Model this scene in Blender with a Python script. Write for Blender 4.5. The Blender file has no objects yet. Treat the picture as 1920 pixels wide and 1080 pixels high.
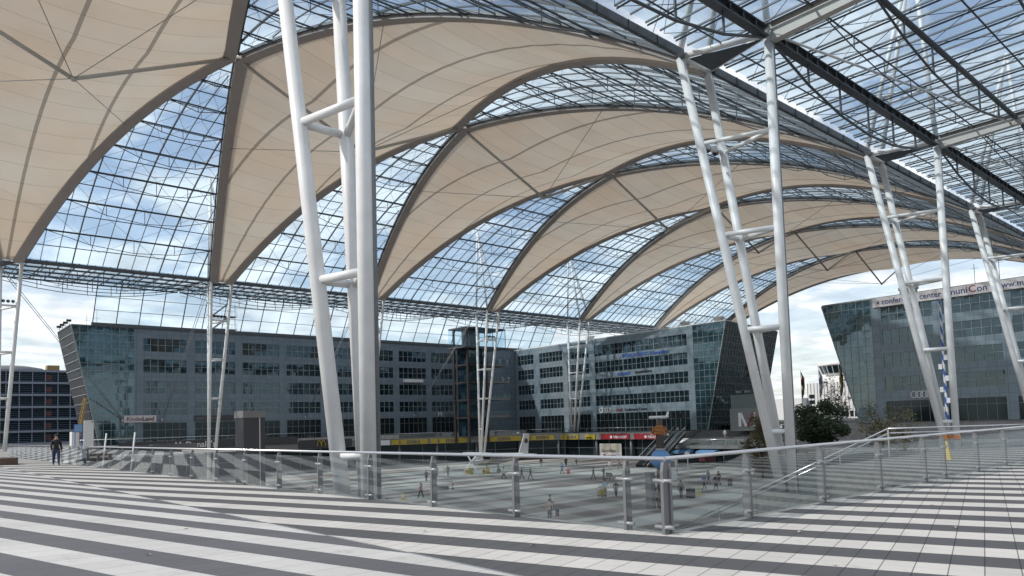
import bpy, math, random
from mathutils import Vector, Matrix
random.seed(7)
C = bpy.context.scene
COL = C.collection
PI = math.pi
R = math.radians

# ------------------------------------------------------------------ camera
# world: X runs along the mast rows (away to the right), Y across the forum, Z up; upper plaza at Z=0
cam_d = bpy.data.cameras.new('camera'); cam = bpy.data.objects.new('camera', cam_d); COL.objects.link(cam)
C.camera = cam
HEAD, PITCH, ROLL, FPX, CYP = .85165, .06284, -.029877, 1346.5, 709.3
def _axes():
    U = Vector((math.sin(HEAD), math.cos(HEAD), 0)); V = Vector((-math.cos(HEAD), math.sin(HEAD), 0))
    f = Vector((0, math.cos(PITCH), math.sin(PITCH))); u = Vector((0, -math.sin(PITCH), math.cos(PITCH))); r = Vector((1, 0, 0))
    c, s = math.cos(ROLL), math.sin(ROLL)
    r, u = c*r + s*u, -s*r + c*u
    T = lambda a: Vector((U.dot(a), V.dot(a), a.z))
    return T(r), T(u), T(f)
_r, _u, _f = _axes()
cam.matrix_world = Matrix(((_r.x, _u.x, -_f.x, 0), (_r.y, _u.y, -_f.y, 0), (_r.z, _u.z, -_f.z, 1.6), (0, 0, 0, 1)))
cam_d.sensor_width = 36; cam_d.lens = FPX*36/1920; cam_d.shift_y = (CYP-540)/1920
cam_d.clip_start = .1; cam_d.clip_end = 6000

# ------------------------------------------------------------------ light
SUN_EL = R(43); SUN_DIR = Vector((-.90, .44, 0)).normalized()       # horizontal direction towards the sun
S3 = Vector((SUN_DIR.x*math.cos(SUN_EL), SUN_DIR.y*math.cos(SUN_EL), math.sin(SUN_EL)))
sd = bpy.data.lights.new('sun', 'SUN'); sd.energy = 3.1; sd.angle = R(1.6); sd.color = (1, .95, .88)
sun = bpy.data.objects.new('sun', sd); COL.objects.link(sun)
sun.rotation_euler = S3.to_track_quat('Z', 'Y').to_euler()
w = bpy.data.worlds.new('World'); C.world = w; w.use_nodes = True
nt = w.node_tree; nt.nodes.clear()
def N(t, ty, **k):
    n = t.nodes.new(ty)
    for a, b in k.items(): setattr(n, a, b)
    return n
bg = N(nt, 'ShaderNodeBackground'); out = N(nt, 'ShaderNodeOutputWorld')
sky = N(nt, 'ShaderNodeTexSky', sky_type='NISHITA', sun_disc=False, sun_elevation=SUN_EL, sun_rotation=math.atan2(SUN_DIR.x, SUN_DIR.y), air_density=1.0, dust_density=1.2, ozone_density=1.1)
tc = N(nt, 'ShaderNodeTexCoord'); sep = N(nt, 'ShaderNodeSeparateXYZ'); nt.links.new(tc.outputs['Generated'], sep.inputs[0])
def M(t, op, a, b=None, c=None, clamp=False):
    n = t.nodes.new('ShaderNodeMath'); n.operation = op; n.use_clamp = clamp
    for i, v in enumerate((a, b, c)):
        if v is None: continue
        if isinstance(v, (int, float)): n.inputs[i].default_value = v
        else: t.links.new(v, n.inputs[i])
    return n.outputs[0]
zz = M(nt, 'ADD', M(nt, 'MAXIMUM', sep.outputs[2], 0.0), .12)
cmb = N(nt, 'ShaderNodeCombineXYZ')
nt.links.new(M(nt, 'DIVIDE', sep.outputs[0], zz), cmb.inputs[0]); nt.links.new(M(nt, 'DIVIDE', sep.outputs[1], zz), cmb.inputs[1])
n1 = N(nt, 'ShaderNodeTexNoise'); n1.inputs['Scale'].default_value = 1.5; n1.inputs['Detail'].default_value = 9; n1.inputs['Roughness'].default_value = .56; n1.inputs['Distortion'].default_value = .25
nt.links.new(cmb.outputs[0], n1.inputs['Vector'])
mp = N(nt, 'ShaderNodeMapRange'); mp.interpolation_type = 'SMOOTHSTEP'; mp.inputs['From Min'].default_value = .38; mp.inputs['From Max'].default_value = .55
nt.links.new(n1.outputs[0], mp.inputs['Value'])
n2 = N(nt, 'ShaderNodeTexNoise'); n2.inputs['Scale'].default_value = 5; n2.inputs['Detail'].default_value = 7
nt.links.new(cmb.outputs[0], n2.inputs['Vector'])
cr = N(nt, 'ShaderNodeMapRange'); cr.inputs['From Min'].default_value = .3; cr.inputs['From Max'].default_value = .7; cr.inputs['To Min'].default_value = 5.4; cr.inputs['To Max'].default_value = 8.8
nt.links.new(n2.outputs[0], cr.inputs['Value'])
cc = N(nt, 'ShaderNodeVectorMath', operation='SCALE'); cc.inputs[0].default_value = (.93, .97, 1.0); nt.links.new(cr.outputs[0], cc.inputs['Scale'])
hz = M(nt, 'MULTIPLY_ADD', M(nt, 'SUBTRACT', 1.0, M(nt, 'MULTIPLY', sep.outputs[2], 3.2), clamp=True), .36, .22)
fac = M(nt, 'MAXIMUM', M(nt, 'MULTIPLY', mp.outputs[0], .88), hz)
mx = N(nt, 'ShaderNodeMix', data_type='RGBA'); nt.links.new(fac, mx.inputs[0]); nt.links.new(sky.outputs[0], mx.inputs[6]); nt.links.new(cc.outputs[0], mx.inputs[7])
nt.links.new(mx.outputs[2], bg.inputs[0]); bg.inputs[1].default_value = .15; nt.links.new(bg.outputs[0], out.inputs[0])
C.view_settings.view_transform = 'Standard'; C.view_settings.look = 'None'; C.view_settings.exposure = .05; C.view_settings.gamma = 1
C.cycles.max_bounces = 12; C.cycles.diffuse_bounces = 4; C.cycles.glossy_bounces = 4; C.cycles.transmission_bounces = 6; C.cycles.transparent_max_bounces = 32
C.cycles.caustics_reflective = False; C.cycles.caustics_refractive = False; C.cycles.sample_clamp_indirect = 4
C.cycles.use_denoising = True

# ------------------------------------------------------------------ materials
MATS = {}
def mat(name, col, rough=.6, metal=0, spec=None, ior=None, noise=0, nscale=4, bump=0, bscale=30, emit=None):
    m = bpy.data.materials.new(name); m.use_nodes = True; t = m.node_tree; b = t.nodes['Principled BSDF']
    b.inputs['Base Color'].default_value = (*col, 1); b.inputs['Roughness'].default_value = rough; b.inputs['Metallic'].default_value = metal
    if ior: b.inputs['IOR'].default_value = ior
    if noise:
        g = N(t, 'ShaderNodeNewGeometry'); n = N(t, 'ShaderNodeTexNoise'); n.inputs['Scale'].default_value = nscale; n.inputs['Detail'].default_value = 5
        t.links.new(g.outputs['Position'], n.inputs['Vector'])
        r = N(t, 'ShaderNodeMapRange'); r.inputs['From Min'].default_value = .3; r.inputs['From Max'].default_value = .7; r.inputs['To Min'].default_value = 1-noise; r.inputs['To Max'].default_value = 1+noise
        t.links.new(n.outputs[0], r.inputs['Value'])
        s = N(t, 'ShaderNodeVectorMath', operation='SCALE'); s.inputs[0].default_value = col; t.links.new(r.outputs[0], s.inputs['Scale'])
        t.links.new(s.outputs[0], b.inputs['Base Color'])
    if bump:
        g = N(t, 'ShaderNodeNewGeometry'); n = N(t, 'ShaderNodeTexNoise'); n.inputs['Scale'].default_value = bscale; n.inputs['Detail'].default_value = 4
        t.links.new(g.outputs['Position'], n.inputs['Vector'])
        bp = N(t, 'ShaderNodeBump'); bp.inputs['Strength'].default_value = bump; bp.inputs['Distance'].default_value = .02
        t.links.new(n.outputs[0], bp.inputs['Height']); t.links.new(bp.outputs[0], b.inputs['Normal'])
    if emit:
        b.inputs['Emission Color'].default_value = (*col, 1); b.inputs['Emission Strength'].default_value = emit
    MATS[name] = m; return m
mat('white_paint', (.70, .70, .695), .42, noise=.09, nscale=.9)
mat('dark_steel', (.075, .085, .095), .45, .2, noise=.15)
mat('mid_steel', (.17, .18, .19), .45, .2, noise=.1)
mat('grey_girder', (.33, .295, .275), .55, noise=.05, nscale=.8)
mat('stainless', (.62, .62, .63), .22, .9)
mat('post_grey', (.15, .148, .155), .5, noise=.06)
mat('louvre_blue', (.09, .12, .165), .5)
mat('louvre_grey', (.20, .23, .28), .5)
mat('strut_grey', (.46, .45, .42), .5)
mat('frame_grey', (.26, .29, .30), .5)
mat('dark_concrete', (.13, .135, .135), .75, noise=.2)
mat('clamp_grey', (.40, .40, .41), .4, .4)
mat('concrete', (.32, .31, .30), .8, noise=.18, nscale=1.5, bump=.2)
mat('dark_fascia', (.045, .045, .05), .5)
mat('fascia_grey', (.20, .195, .19), .6, noise=.1)
mat('asphalt', (.06, .06, .062), .85, noise=.2)
mat('yellow', (.44, .32, .03), .5)
mat('ochre', (.28, .19, .07), .6)
mat('red', (.30, .015, .022), .5)
mat('black', (.012, .012, .013), .5)
mat('white_sign', (.72, .70, .70), .5)
mat('pink_sign', (.55, .50, .50), .5)
mat('dark_red_text', (.07, .03, .045), .6)
mat('navy', (.02, .045, .16), .5)
mat('blue_sign', (.05, .12, .40), .5)
mat('sky_blue', (.12, .27, .52), .5, noise=.05)
mat('awning_blue', (.16, .32, .55), .5)
mat('orange', (.65, .2, .03), .5)
mat('dull_orange', (.22, .055, .02), .6)
mat('brown', (.10, .06, .04), .6)
mat('tower_brown', (.045, .032, .03), .5)
mat('beige', (.50, .44, .36), .6)
mat('trunk', (.09, .065, .045), .9, noise=.3)
mat('skin', (.45, .27, .20), .55)
mat('shop_dark', (.008, .014, .016), .15, ior=1.5); MATS['shop_dark'].node_tree.nodes['Principled BSDF'].inputs['Specular Tint'].default_value = (.7, .9, 1, 1)
mat('steel_rope', (.35, .35, .35), .4, .5)
mat('green_metal', (.10, .13, .13), .4, .2)
mat('roof_white', (.65, .65, .64), .6)

def glass_mat(name, tint=(.9, .96, .96), ior=1.5, rough=.0, extra=.0, wob=0):
    m = bpy.data.materials.new(name); m.use_nodes = True; t = m.node_tree; t.nodes.clear()
    o = N(t, 'ShaderNodeOutputMaterial'); tr = N(t, 'ShaderNodeBsdfTransparent'); gl = N(t, 'ShaderNodeBsdfGlossy'); mi = N(t, 'ShaderNodeMixShader')
    ge = N(t, 'ShaderNodeNewGeometry'); dt = N(t, 'ShaderNodeVectorMath', operation='DOT_PRODUCT'); t.links.new(ge.outputs['Normal'], dt.inputs[0]); t.links.new(ge.outputs['Incoming'], dt.inputs[1])
    r0 = ((ior-1)/(ior+1))**2                        # Schlick reflectance of a thin pane, the same from both sides
    fr = M(t, 'MULTIPLY_ADD', M(t, 'POWER', M(t, 'SUBTRACT', 1.0, M(t, 'ABSOLUTE', dt.outputs['Value']), clamp=True), 5.0), 1-r0, r0)
    tr.inputs[0].default_value = (*tint, 1); gl.inputs['Roughness'].default_value = rough; gl.inputs[0].default_value = (.95, .97, 1, 1)
    if wob:
        g = N(t, 'ShaderNodeNewGeometry'); n = N(t, 'ShaderNodeTexNoise'); n.inputs['Scale'].default_value = .8
        t.links.new(g.outputs['Position'], n.inputs['Vector']); bp = N(t, 'ShaderNodeBump'); bp.inputs['Strength'].default_value = wob; bp.inputs['Distance'].default_value = .02
        t.links.new(n.outputs[0], bp.inputs['Height']); t.links.new(bp.outputs[0], gl.inputs['Normal'])
    t.links.new(M(t, 'ADD', fr, extra, clamp=True), mi.inputs[0]); t.links.new(tr.outputs[0], mi.inputs[1]); t.links.new(gl.outputs[0], mi.inputs[2]); t.links.new(mi.outputs[0], o.inputs[0])
    MATS[name] = m; return m
glass_mat('roof_glass', (.82, .93, 1.0), 1.45)
glass_mat('rail_glass', (.91, .945, .945), 1.5, extra=.015, wob=.04)
glass_mat('screen_glass', (.82, .91, .96), 1.45)

def pane_mat(name, dark, light, ior, cell=1.23, panel=None):
    """coated facade glass: each pane slightly different, very smooth, softly rippled reflections"""
    m = bpy.data.materials.new(name); m.use_nodes = True; t = m.node_tree; b = t.nodes['Principled BSDF']
    g = N(t, 'ShaderNodeNewGeometry'); sc = N(t, 'ShaderNodeVectorMath', operation='SCALE'); sc.inputs['Scale'].default_value = 1/cell
    t.links.new(g.outputs['Position'], sc.inputs[0]); fl = N(t, 'ShaderNodeVectorMath', operation='FLOOR'); t.links.new(sc.outputs[0], fl.inputs[0])
    wn = N(t, 'ShaderNodeTexWhiteNoise', noise_dimensions='3D'); t.links.new(fl.outputs[0], wn.inputs['Vector'])
    p = M(t, 'POWER', wn.outputs['Value'], 3.0)
    mi = N(t, 'ShaderNodeMix', data_type='RGBA'); mi.inputs[6].default_value = (*dark, 1); mi.inputs[7].default_value = (*light, 1)
    t.links.new(p, mi.inputs[0]); t.links.new(mi.outputs[2], b.inputs['Base Color'])
    b.inputs['Roughness'].default_value = .04; b.inputs['IOR'].default_value = ior; b.inputs['Specular Tint'].default_value = (.66, .87, 1, 1)
    n = N(t, 'ShaderNodeTexNoise'); n.inputs['Scale'].default_value = .55; n.inputs['Detail'].default_value = 1; t.links.new(g.outputs['Position'], n.inputs['Vector'])
    bp = N(t, 'ShaderNodeBump'); bp.inputs['Strength'].default_value = .16; bp.inputs['Distance'].default_value = .05
    t.links.new(n.outputs[0], bp.inputs['Height'])
    nm = N(t, 'ShaderNodeVectorMath', operation='SUBTRACT'); t.links.new(wn.outputs['Color'], nm.inputs[0]); nm.inputs[1].default_value = (.5, .5, .5)
    ns = N(t, 'ShaderNodeVectorMath', operation='SCALE'); ns.inputs['Scale'].default_value = .012; t.links.new(nm.outputs[0], ns.inputs[0])
    ad = N(t, 'ShaderNodeVectorMath', operation='ADD'); t.links.new(bp.outputs[0], ad.inputs[0]); t.links.new(ns.outputs[0], ad.inputs[1])
    no = N(t, 'ShaderNodeVectorMath', operation='NORMALIZE'); t.links.new(ad.outputs[0], no.inputs[0]); t.links.new(no.outputs[0], b.inputs['Normal'])
    MATS[name] = m; return m
pane_mat('window_glass', (.004, .012, .017), (.02, .04, .052), 1.8)
pane_mat('corner_glass', (.012, .036, .042), (.035, .075, .085), 2.0, 1.27)
pane_mat('side_glass', (.03, .06, .065), (.08, .12, .12), 1.7, 1.27)

def panel_mat(name, col, axis, gridu, gridz, z0=0, rough=.3):
    """facade cladding panels with thin dark joints"""
    m = bpy.data.materials.new(name); m.use_nodes = True; t = m.node_tree; b = t.nodes['Principled BSDF']
    g = N(t, 'ShaderNodeNewGeometry'); s = N(t, 'ShaderNodeSeparateXYZ'); t.links.new(g.outputs['Position'], s.inputs[0])
    a = M(t, 'DIVIDE', s.outputs[axis], gridu); c = M(t, 'DIVIDE', M(t, 'SUBTRACT', s.outputs[2], z0), gridz)
    ja = M(t, 'LESS_THAN', M(t, 'FRACT', M(t, 'ADD', a, 50.0)), .05); jc = M(t, 'LESS_THAN', M(t, 'FRACT', M(t, 'ADD', c, 50.0)), .035)
    j = M(t, 'MAXIMUM', ja, jc)
    cv = N(t, 'ShaderNodeCombineXYZ'); t.links.new(M(t, 'FLOOR', a), cv.inputs[0]); t.links.new(M(t, 'FLOOR', c), cv.inputs[2])
    wn = N(t, 'ShaderNodeTexWhiteNoise'); t.links.new(cv.outputs[0], wn.inputs['Vector'])
    k = M(t, 'MULTIPLY', M(t, 'MULTIPLY_ADD', wn.outputs['Value'], .16, .92), M(t, 'MULTIPLY_ADD', j, -.5, 1.0))
    v = N(t, 'ShaderNodeVectorMath', operation='SCALE'); v.inputs[0].default_value = col; t.links.new(k, v.inputs['Scale']); t.links.new(v.outputs[0], b.inputs['Base Color'])
    b.inputs['Roughness'].default_value = rough; b.inputs['IOR'].default_value = 1.45; b.inputs['Specular Tint'].default_value = (.75, .88, 1, 1)
    MATS[name] = m
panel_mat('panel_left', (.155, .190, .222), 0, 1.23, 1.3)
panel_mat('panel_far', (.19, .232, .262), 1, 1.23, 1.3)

def paving(name, s0, half, kper, darkc=(.072, .072, .078, 1), light=(.49, .475, .45, 1), jk_=.75):
    m = bpy.data.materials.new(name); m.use_nodes = True; t = m.node_tree; b = t.nodes['Principled BSDF']
    g = N(t, 'ShaderNodeNewGeometry')
    def dot(v):
        d = N(t, 'ShaderNodeVectorMath', operation='DOT_PRODUCT'); t.links.new(g.outputs['Position'], d.inputs[0]); d.inputs[1].default_value = v; return d.outputs['Value']
    s = dot((.9632, .2689, 0)); k = dot((-.2689, .9632, 0))
    ph = M(t, 'DIVIDE', M(t, 'SUBTRACT', s, s0-1200*half), 2*half)
    dark = M(t, 'LESS_THAN', M(t, 'FRACT', ph), .5)
    row = M(t, 'FLOOR', M(t, 'MULTIPLY', ph, 2.0))
    rn = N(t, 'ShaderNodeTexWhiteNoise', noise_dimensions='1D'); t.links.new(row, rn.inputs['W'])
    kk = M(t, 'DIVIDE', M(t, 'ADD', k, 600.0), kper)
    jk = M(t, 'LESS_THAN', M(t, 'ABSOLUTE', M(t, 'SUBTRACT', M(t, 'FRACT', kk), .5)), .018)
    cell = N(t, 'ShaderNodeCombineXYZ'); t.links.new(row, cell.inputs[0]); t.links.new(M(t, 'FLOOR', M(t, 'ADD', kk, .5)), cell.inputs[1])
    wn = N(t, 'ShaderNodeTexWhiteNoise'); t.links.new(cell.outputs[0], wn.inputs['Vector'])
    js = M(t, 'LESS_THAN', M(t, 'FRACT', M(t, 'MULTIPLY', ph, 2.0)), .01)
    jm = M(t, 'MULTIPLY', M(t, 'LESS_THAN', M(t, 'ABSOLUTE', M(t, 'SUBTRACT', M(t, 'FRACT', M(t, 'MULTIPLY', ph, 2.0)), .5)), .007), .45)
    joint = M(t, 'MAXIMUM', M(t, 'MAXIMUM', jk, js), jm)
    fine = N(t, 'ShaderNodeTexNoise'); fine.inputs['Scale'].default_value = 120; fine.inputs['Detail'].default_value = 3; t.links.new(g.outputs['Position'], fine.inputs['Vector'])
    big = N(t, 'ShaderNodeTexNoise'); big.inputs['Scale'].default_value = .55; big.inputs['Detail'].default_value = 6; t.links.new(g.outputs['Position'], big.inputs['Vector'])
    mixc = N(t, 'ShaderNodeMix', data_type='RGBA'); mixc.inputs[6].default_value = light; mixc.inputs[7].default_value = darkc; t.links.new(dark, mixc.inputs[0])
    var = M(t, 'MULTIPLY', M(t, 'MULTIPLY', M(t, 'MULTIPLY_ADD', wn.outputs['Value'], .10, .95), M(t, 'MULTIPLY_ADD', fine.outputs[0], .5, .75)), M(t, 'MULTIPLY_ADD', big.outputs[0], .34, .83))
    sp = N(t, 'ShaderNodeTexVoronoi'); sp.inputs['Scale'].default_value = 1.7; t.links.new(g.outputs['Position'], sp.inputs['Vector'])
    spot = M(t, 'LESS_THAN', M(t, 'ADD', sp.outputs['Distance'], M(t, 'MULTIPLY', fine.outputs[0], .05)), .055)
    st = N(t, 'ShaderNodeTexNoise'); st.inputs['Scale'].default_value = 2.3; st.inputs['Detail'].default_value = 8; st.inputs['Roughness'].default_value = .7; t.links.new(g.outputs['Position'], st.inputs['Vector'])
    stain = M(t, 'MULTIPLY', M(t, 'SUBTRACT', st.outputs[0], .56, clamp=True), 1.6)
    var = M(t, 'MULTIPLY', var, M(t, 'SUBTRACT', M(t, 'MULTIPLY_ADD', spot, -.16, 1.0), stain))
    var = M(t, 'MULTIPLY', var, M(t, 'MULTIPLY_ADD', joint, -jk_, 1.0))
    v = N(t, 'ShaderNodeVectorMath', operation='SCALE'); t.links.new(mixc.outputs[2], v.inputs[0]); t.links.new(var, v.inputs['Scale']); t.links.new(v.outputs[0], b.inputs['Base Color'])
    b.inputs['Roughness'].default_value = .75
    bp = N(t, 'ShaderNodeBump'); bp.inputs['Strength'].default_value = .25; bp.inputs['Distance'].default_value = .004; t.links.new(M(t, 'MULTIPLY_ADD', joint, -2.0, fine.outputs[0]), bp.inputs['Height']); t.links.new(bp.outputs[0], b.inputs['Normal'])
    MATS[name] = m
paving('paving', 8.83, .598, .305)
paving('paving_slope', 3.29, .609, .46, (.10, .10, .112, 1), (.50, .49, .475, 1), .35)

def forum_mat():
    m = bpy.data.materials.new('forum_paving'); m.use_nodes = True; t = m.node_tree; b = t.nodes['Principled BSDF']
    g = N(t, 'ShaderNodeNewGeometry'); mpn = N(t, 'ShaderNodeMapping'); mpn.inputs['Rotation'].default_value = (0, 0, R(41)); mpn.inputs['Scale'].default_value = (.035, .30, 0)
    t.links.new(g.outputs['Position'], mpn.inputs[0])
    n = N(t, 'ShaderNodeTexNoise'); n.inputs['Scale'].default_value = 1; n.inputs['Detail'].default_value = 2.5; n.inputs['Roughness'].default_value = .45; t.links.new(mpn.outputs[0], n.inputs['Vector'])
    r = N(t, 'ShaderNodeValToRGB'); e = r.color_ramp.elements
    e[0].position = .38; e[0].color = (.16, .13, .118, 1); e[1].position = .6; e[1].color = (.52, .51, .48, 1)  # bands merge paver stripes with soft shadow streaks painted into the base colour
    x = r.color_ramp.elements.new(.47); x.color = (.27, .215, .195, 1); x = r.color_ramp.elements.new(.51); x.color = (.43, .425, .395, 1)
    t.links.new(n.outputs[0], r.inputs[0]); t.links.new(r.outputs[0], b.inputs['Base Color']); b.inputs['Roughness'].default_value = .55
    MATS['forum_paving'] = m
forum_mat()

def membrane_mat():
    m = bpy.data.materials.new('membrane'); m.use_nodes = True; t = m.node_tree; t.nodes.clear()
    o = N(t, 'ShaderNodeOutputMaterial'); uv = N(t, 'ShaderNodeUVMap'); uv.uv_map = 'seams'; s = N(t, 'ShaderNodeSeparateXYZ'); t.links.new(uv.outputs[0], s.inputs[0])
    d = M(t, 'ABSOLUTE', s.outputs[0])
    belt = M(t, 'MAXIMUM', M(t, 'LESS_THAN', d, .17), M(t, 'LESS_THAN', M(t, 'ABSOLUTE', M(t, 'SUBTRACT', d, 5.6)), .17))
    seam = M(t, 'LESS_THAN', M(t, 'FRACT', M(t, 'DIVIDE', s.outputs[1], 3.0)), .022)
    k = M(t, 'MULTIPLY', M(t, 'MULTIPLY_ADD', belt, -.50, 1.0), M(t, 'MULTIPLY_ADD', seam, -.36, 1.0))
    g = N(t, 'ShaderNodeNewGeometry'); n = N(t, 'ShaderNodeTexNoise'); n.inputs['Scale'].default_value = .25; n.inputs['Detail'].default_value = 6; t.links.new(g.outputs['Position'], n.inputs['Vector'])
    k = M(t, 'MULTIPLY', k, M(t, 'MULTIPLY_ADD', n.outputs[0], .2, .9))
    wnn = N(t, 'ShaderNodeTexWhiteNoise', noise_dimensions='1D'); t.links.new(M(t, 'FLOOR', M(t, 'DIVIDE', s.outputs[1], 3.0)), wnn.inputs['W'])
    k = M(t, 'MULTIPLY', k, M(t, 'MULTIPLY_ADD', wnn.outputs['Value'], .07, .965))
    nb = N(t, 'ShaderNodeTexNoise'); nb.inputs['Scale'].default_value = .09; nb.inputs['Detail'].default_value = 3; t.links.new(g.outputs['Position'], nb.inputs['Vector'])
    mc = N(t, 'ShaderNodeMix', data_type='RGBA'); mc.inputs[6].default_value = (.68, .56, .44, 1); mc.inputs[7].default_value = (.67, .61, .52, 1)
    t.links.new(M(t, 'MULTIPLY_ADD', M(t, 'SUBTRACT', nb.outputs[0], .5), 3.5, .5, clamp=True), mc.inputs[0])
    v = N(t, 'ShaderNodeVectorMath', operation='SCALE'); t.links.new(mc.outputs[2], v.inputs[0]); t.links.new(k, v.inputs['Scale'])
    df = N(t, 'ShaderNodeBsdfDiffuse'); tl = N(t, 'ShaderNodeBsdfTranslucent'); mi = N(t, 'ShaderNodeMixShader'); mi.inputs[0].default_value = .30
    t.links.new(v.outputs[0], df.inputs[0]); t.links.new(v.outputs[0], tl.inputs[0]); t.links.new(df.outputs[0], mi.inputs[1]); t.links.new(tl.outputs[0], mi.inputs[2]); t.links.new(mi.outputs[0], o.inputs[0])
    MATS['membrane'] = m
membrane_mat()

def leaf_mat(name, c1, c2):
    m = bpy.data.materials.new(name); m.use_nodes = True; t = m.node_tree; b = t.nodes['Principled BSDF']
    g = N(t, 'ShaderNodeNewGeometry'); n = N(t, 'ShaderNodeTexNoise'); n.inputs['Scale'].default_value = 1.4; t.links.new(g.outputs['Position'], n.inputs['Vector'])
    mi = N(t, 'ShaderNodeMix', data_type='RGBA'); mi.inputs[6].default_value = (*c1, 1); mi.inputs[7].default_value = (*c2, 1)
    t.links.new(M(t, 'MULTIPLY_ADD', M(t, 'SUBTRACT', n.outputs[0], .5), 3.0, .5, clamp=True), mi.inputs[0]); t.links.new(mi.outputs[2], b.inputs['Base Color']); b.inputs['Roughness'].default_value = .6
    MATS[name] = m
leaf_mat('leaves_dark', (.018, .035, .014), (.045, .07, .025))
leaf_mat('leaves_autumn', (.035, .045, .018), (.12, .085, .025))

# ------------------------------------------------------------------ mesh helpers
ROOTLOC = {}
class MB:
    def __init__(s): s.v = []; s.f = []; s.sm = []; s.mi = []; s.uv = None; s.cm = 0
    def add(s, vs, fs, smooth=False):
        b = len(s.v); s.v += [tuple(x) for x in vs]
        for f in fs: s.f.append(tuple(i+b for i in f)); s.sm.append(smooth); s.mi.append(s.cm)
        return s
    def quad(s, a, b, c, d): return s.add((a, b, c, d), ((0, 1, 2, 3),))
    def box(s, x0, x1, y0, y1, z0, z1):
        return s.add([(x, y, z) for z in (z0, z1) for y in (y0, y1) for x in (x0, x1)], ((0, 2, 3, 1), (4, 5, 7, 6), (0, 1, 5, 4), (2, 6, 7, 3), (0, 4, 6, 2), (1, 3, 7, 5)))
    def hexa(s, p): # 8 points: bottom 4 ccw, top 4 ccw
        return s.add(p, ((3, 2, 1, 0), (4, 5, 6, 7), (0, 1, 5, 4), (1, 2, 6, 5), (2, 3, 7, 6), (3, 0, 4, 7)))
    def beam(s, p, q, wd, ht, up=(0, 0, 1)):
        p = Vector(p); q = Vector(q); d = (q-p)
        if d.length < 1e-6: return s
        d.normalize(); up = Vector(up); a = d.cross(up)
        if a.length < 1e-4: a = d.cross(Vector((1, 0, 0)))
        a.normalize(); b = a.cross(d).normalized(); a = a*wd/2; b = b*ht/2
        return s.hexa([p-a-b, p+a-b, q+a-b, q-a-b, p-a+b, p+a+b, q+a+b, q-a+b])
    def tube(s, p, q, r, n=8, r2=None, caps=True):
        p = Vector(p); q = Vector(q); d = q-p
        if d.length < 1e-6: return s
        d.normalize(); a = d.orthogonal().normalized(); b = d.cross(a); r2 = r if r2 is None else r2
        vs = [p+(a*math.cos(2*PI*i/n)+b*math.sin(2*PI*i/n))*r for i in range(n)]+[q+(a*math.cos(2*PI*i/n)+b*math.sin(2*PI*i/n))*r2 for i in range(n)]
        s.add(vs, [(i, (i+1) % n, n+(i+1) % n, n+i) for i in range(n)], True)
        if caps:
            k = len(s.v)-2*n
            s.f += [tuple(k+i for i in reversed(range(n))), tuple(k+n+i for i in range(n))]; s.sm += [False]*2; s.mi += [s.cm]*2
        return s
    def path(s, pts, r, n=6):
        for a, b in zip(pts, pts[1:]): s.tube(a, b, r, n)
        return s
    def prism(s, poly, z0, z1):
        n = len(poly); vs = [(x, y, z0) for x, y in poly]+[(x, y, z1) for x, y in poly]
        return s.add(vs, [tuple(reversed(range(n))), tuple(range(n, 2*n))]+[(i, (i+1) % n, n+(i+1) % n, n+i) for i in range(n)])
    def lathe(s, c, prof, n=20, ax=(0, 0, 1)):
        c = Vector(c); ax = Vector(ax).normalized(); a = ax.orthogonal().normalized(); b = ax.cross(a); vs = []; fs = []
        for r, z in prof:
            for i in range(n): vs.append(c+ax*z+(a*math.cos(2*PI*i/n)+b*math.sin(2*PI*i/n))*max(r, 1e-4))
        for j in range(len(prof)-1):
            for i in range(n): fs.append((j*n+i, j*n+(i+1) % n, (j+1)*n+(i+1) % n, (j+1)*n+i))
        return s.add(vs, fs, True)
    def ball(s, c, r, n=20, sz=1):
        return s.lathe(c, [(r*math.sin(PI*j/12), -r*sz*math.cos(PI*j/12)) for j in range(13)], n)
def rootloc(o):
    while o.parent: o = o.parent
    return ROOTLOC.get(o.name, Vector((0, 0, 0)))
def build(name, mb, m, parent=None, loc=None):
    me = bpy.data.meshes.new(name); L = rootloc(parent) if parent else Vector(loc or (0, 0, 0))
    me.from_pydata([(x-L.x, y-L.y, z-L.z) for x, y, z in mb.v], [], mb.f)
    me.polygons.foreach_set('use_smooth', mb.sm)
    ms = m if isinstance(m, (list, tuple)) else [m]
    for k in ms: me.materials.append(MATS[k])
    if len(ms) > 1: me.polygons.foreach_set('material_index', mb.mi)
    if mb.uv:
        l = me.uv_layers.new(name='seams')
        for p in me.polygons:
            for li in p.loop_indices: l.data[li].uv = mb.uv[me.loops[li].vertex_index]
    o = bpy.data.objects.new(name, me); COL.objects.link(o)
    if parent: o.parent = parent
    else: o.location = L; ROOTLOC[o.name] = L
    return o
def tag(o, label, cat, group=None):
    o['label'] = label; o['category'] = cat
    if group: o['group'] = group
    return o
def thing(name, label, cat, loc, group=None):
    o = bpy.data.objects.new(name, None); COL.objects.link(o); o.location = loc; ROOTLOC[o.name] = Vector(loc); o.empty_display_size = .2
    return tag(o, label, cat, group)
def single(name, mb, m, label, cat, loc, group=None): return tag(build(name, mb, m, None, loc), label, cat, group)
def struct(name, mb, m, kind='structure'):
    o = build(name, mb, m); o['kind'] = kind; return o
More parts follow.
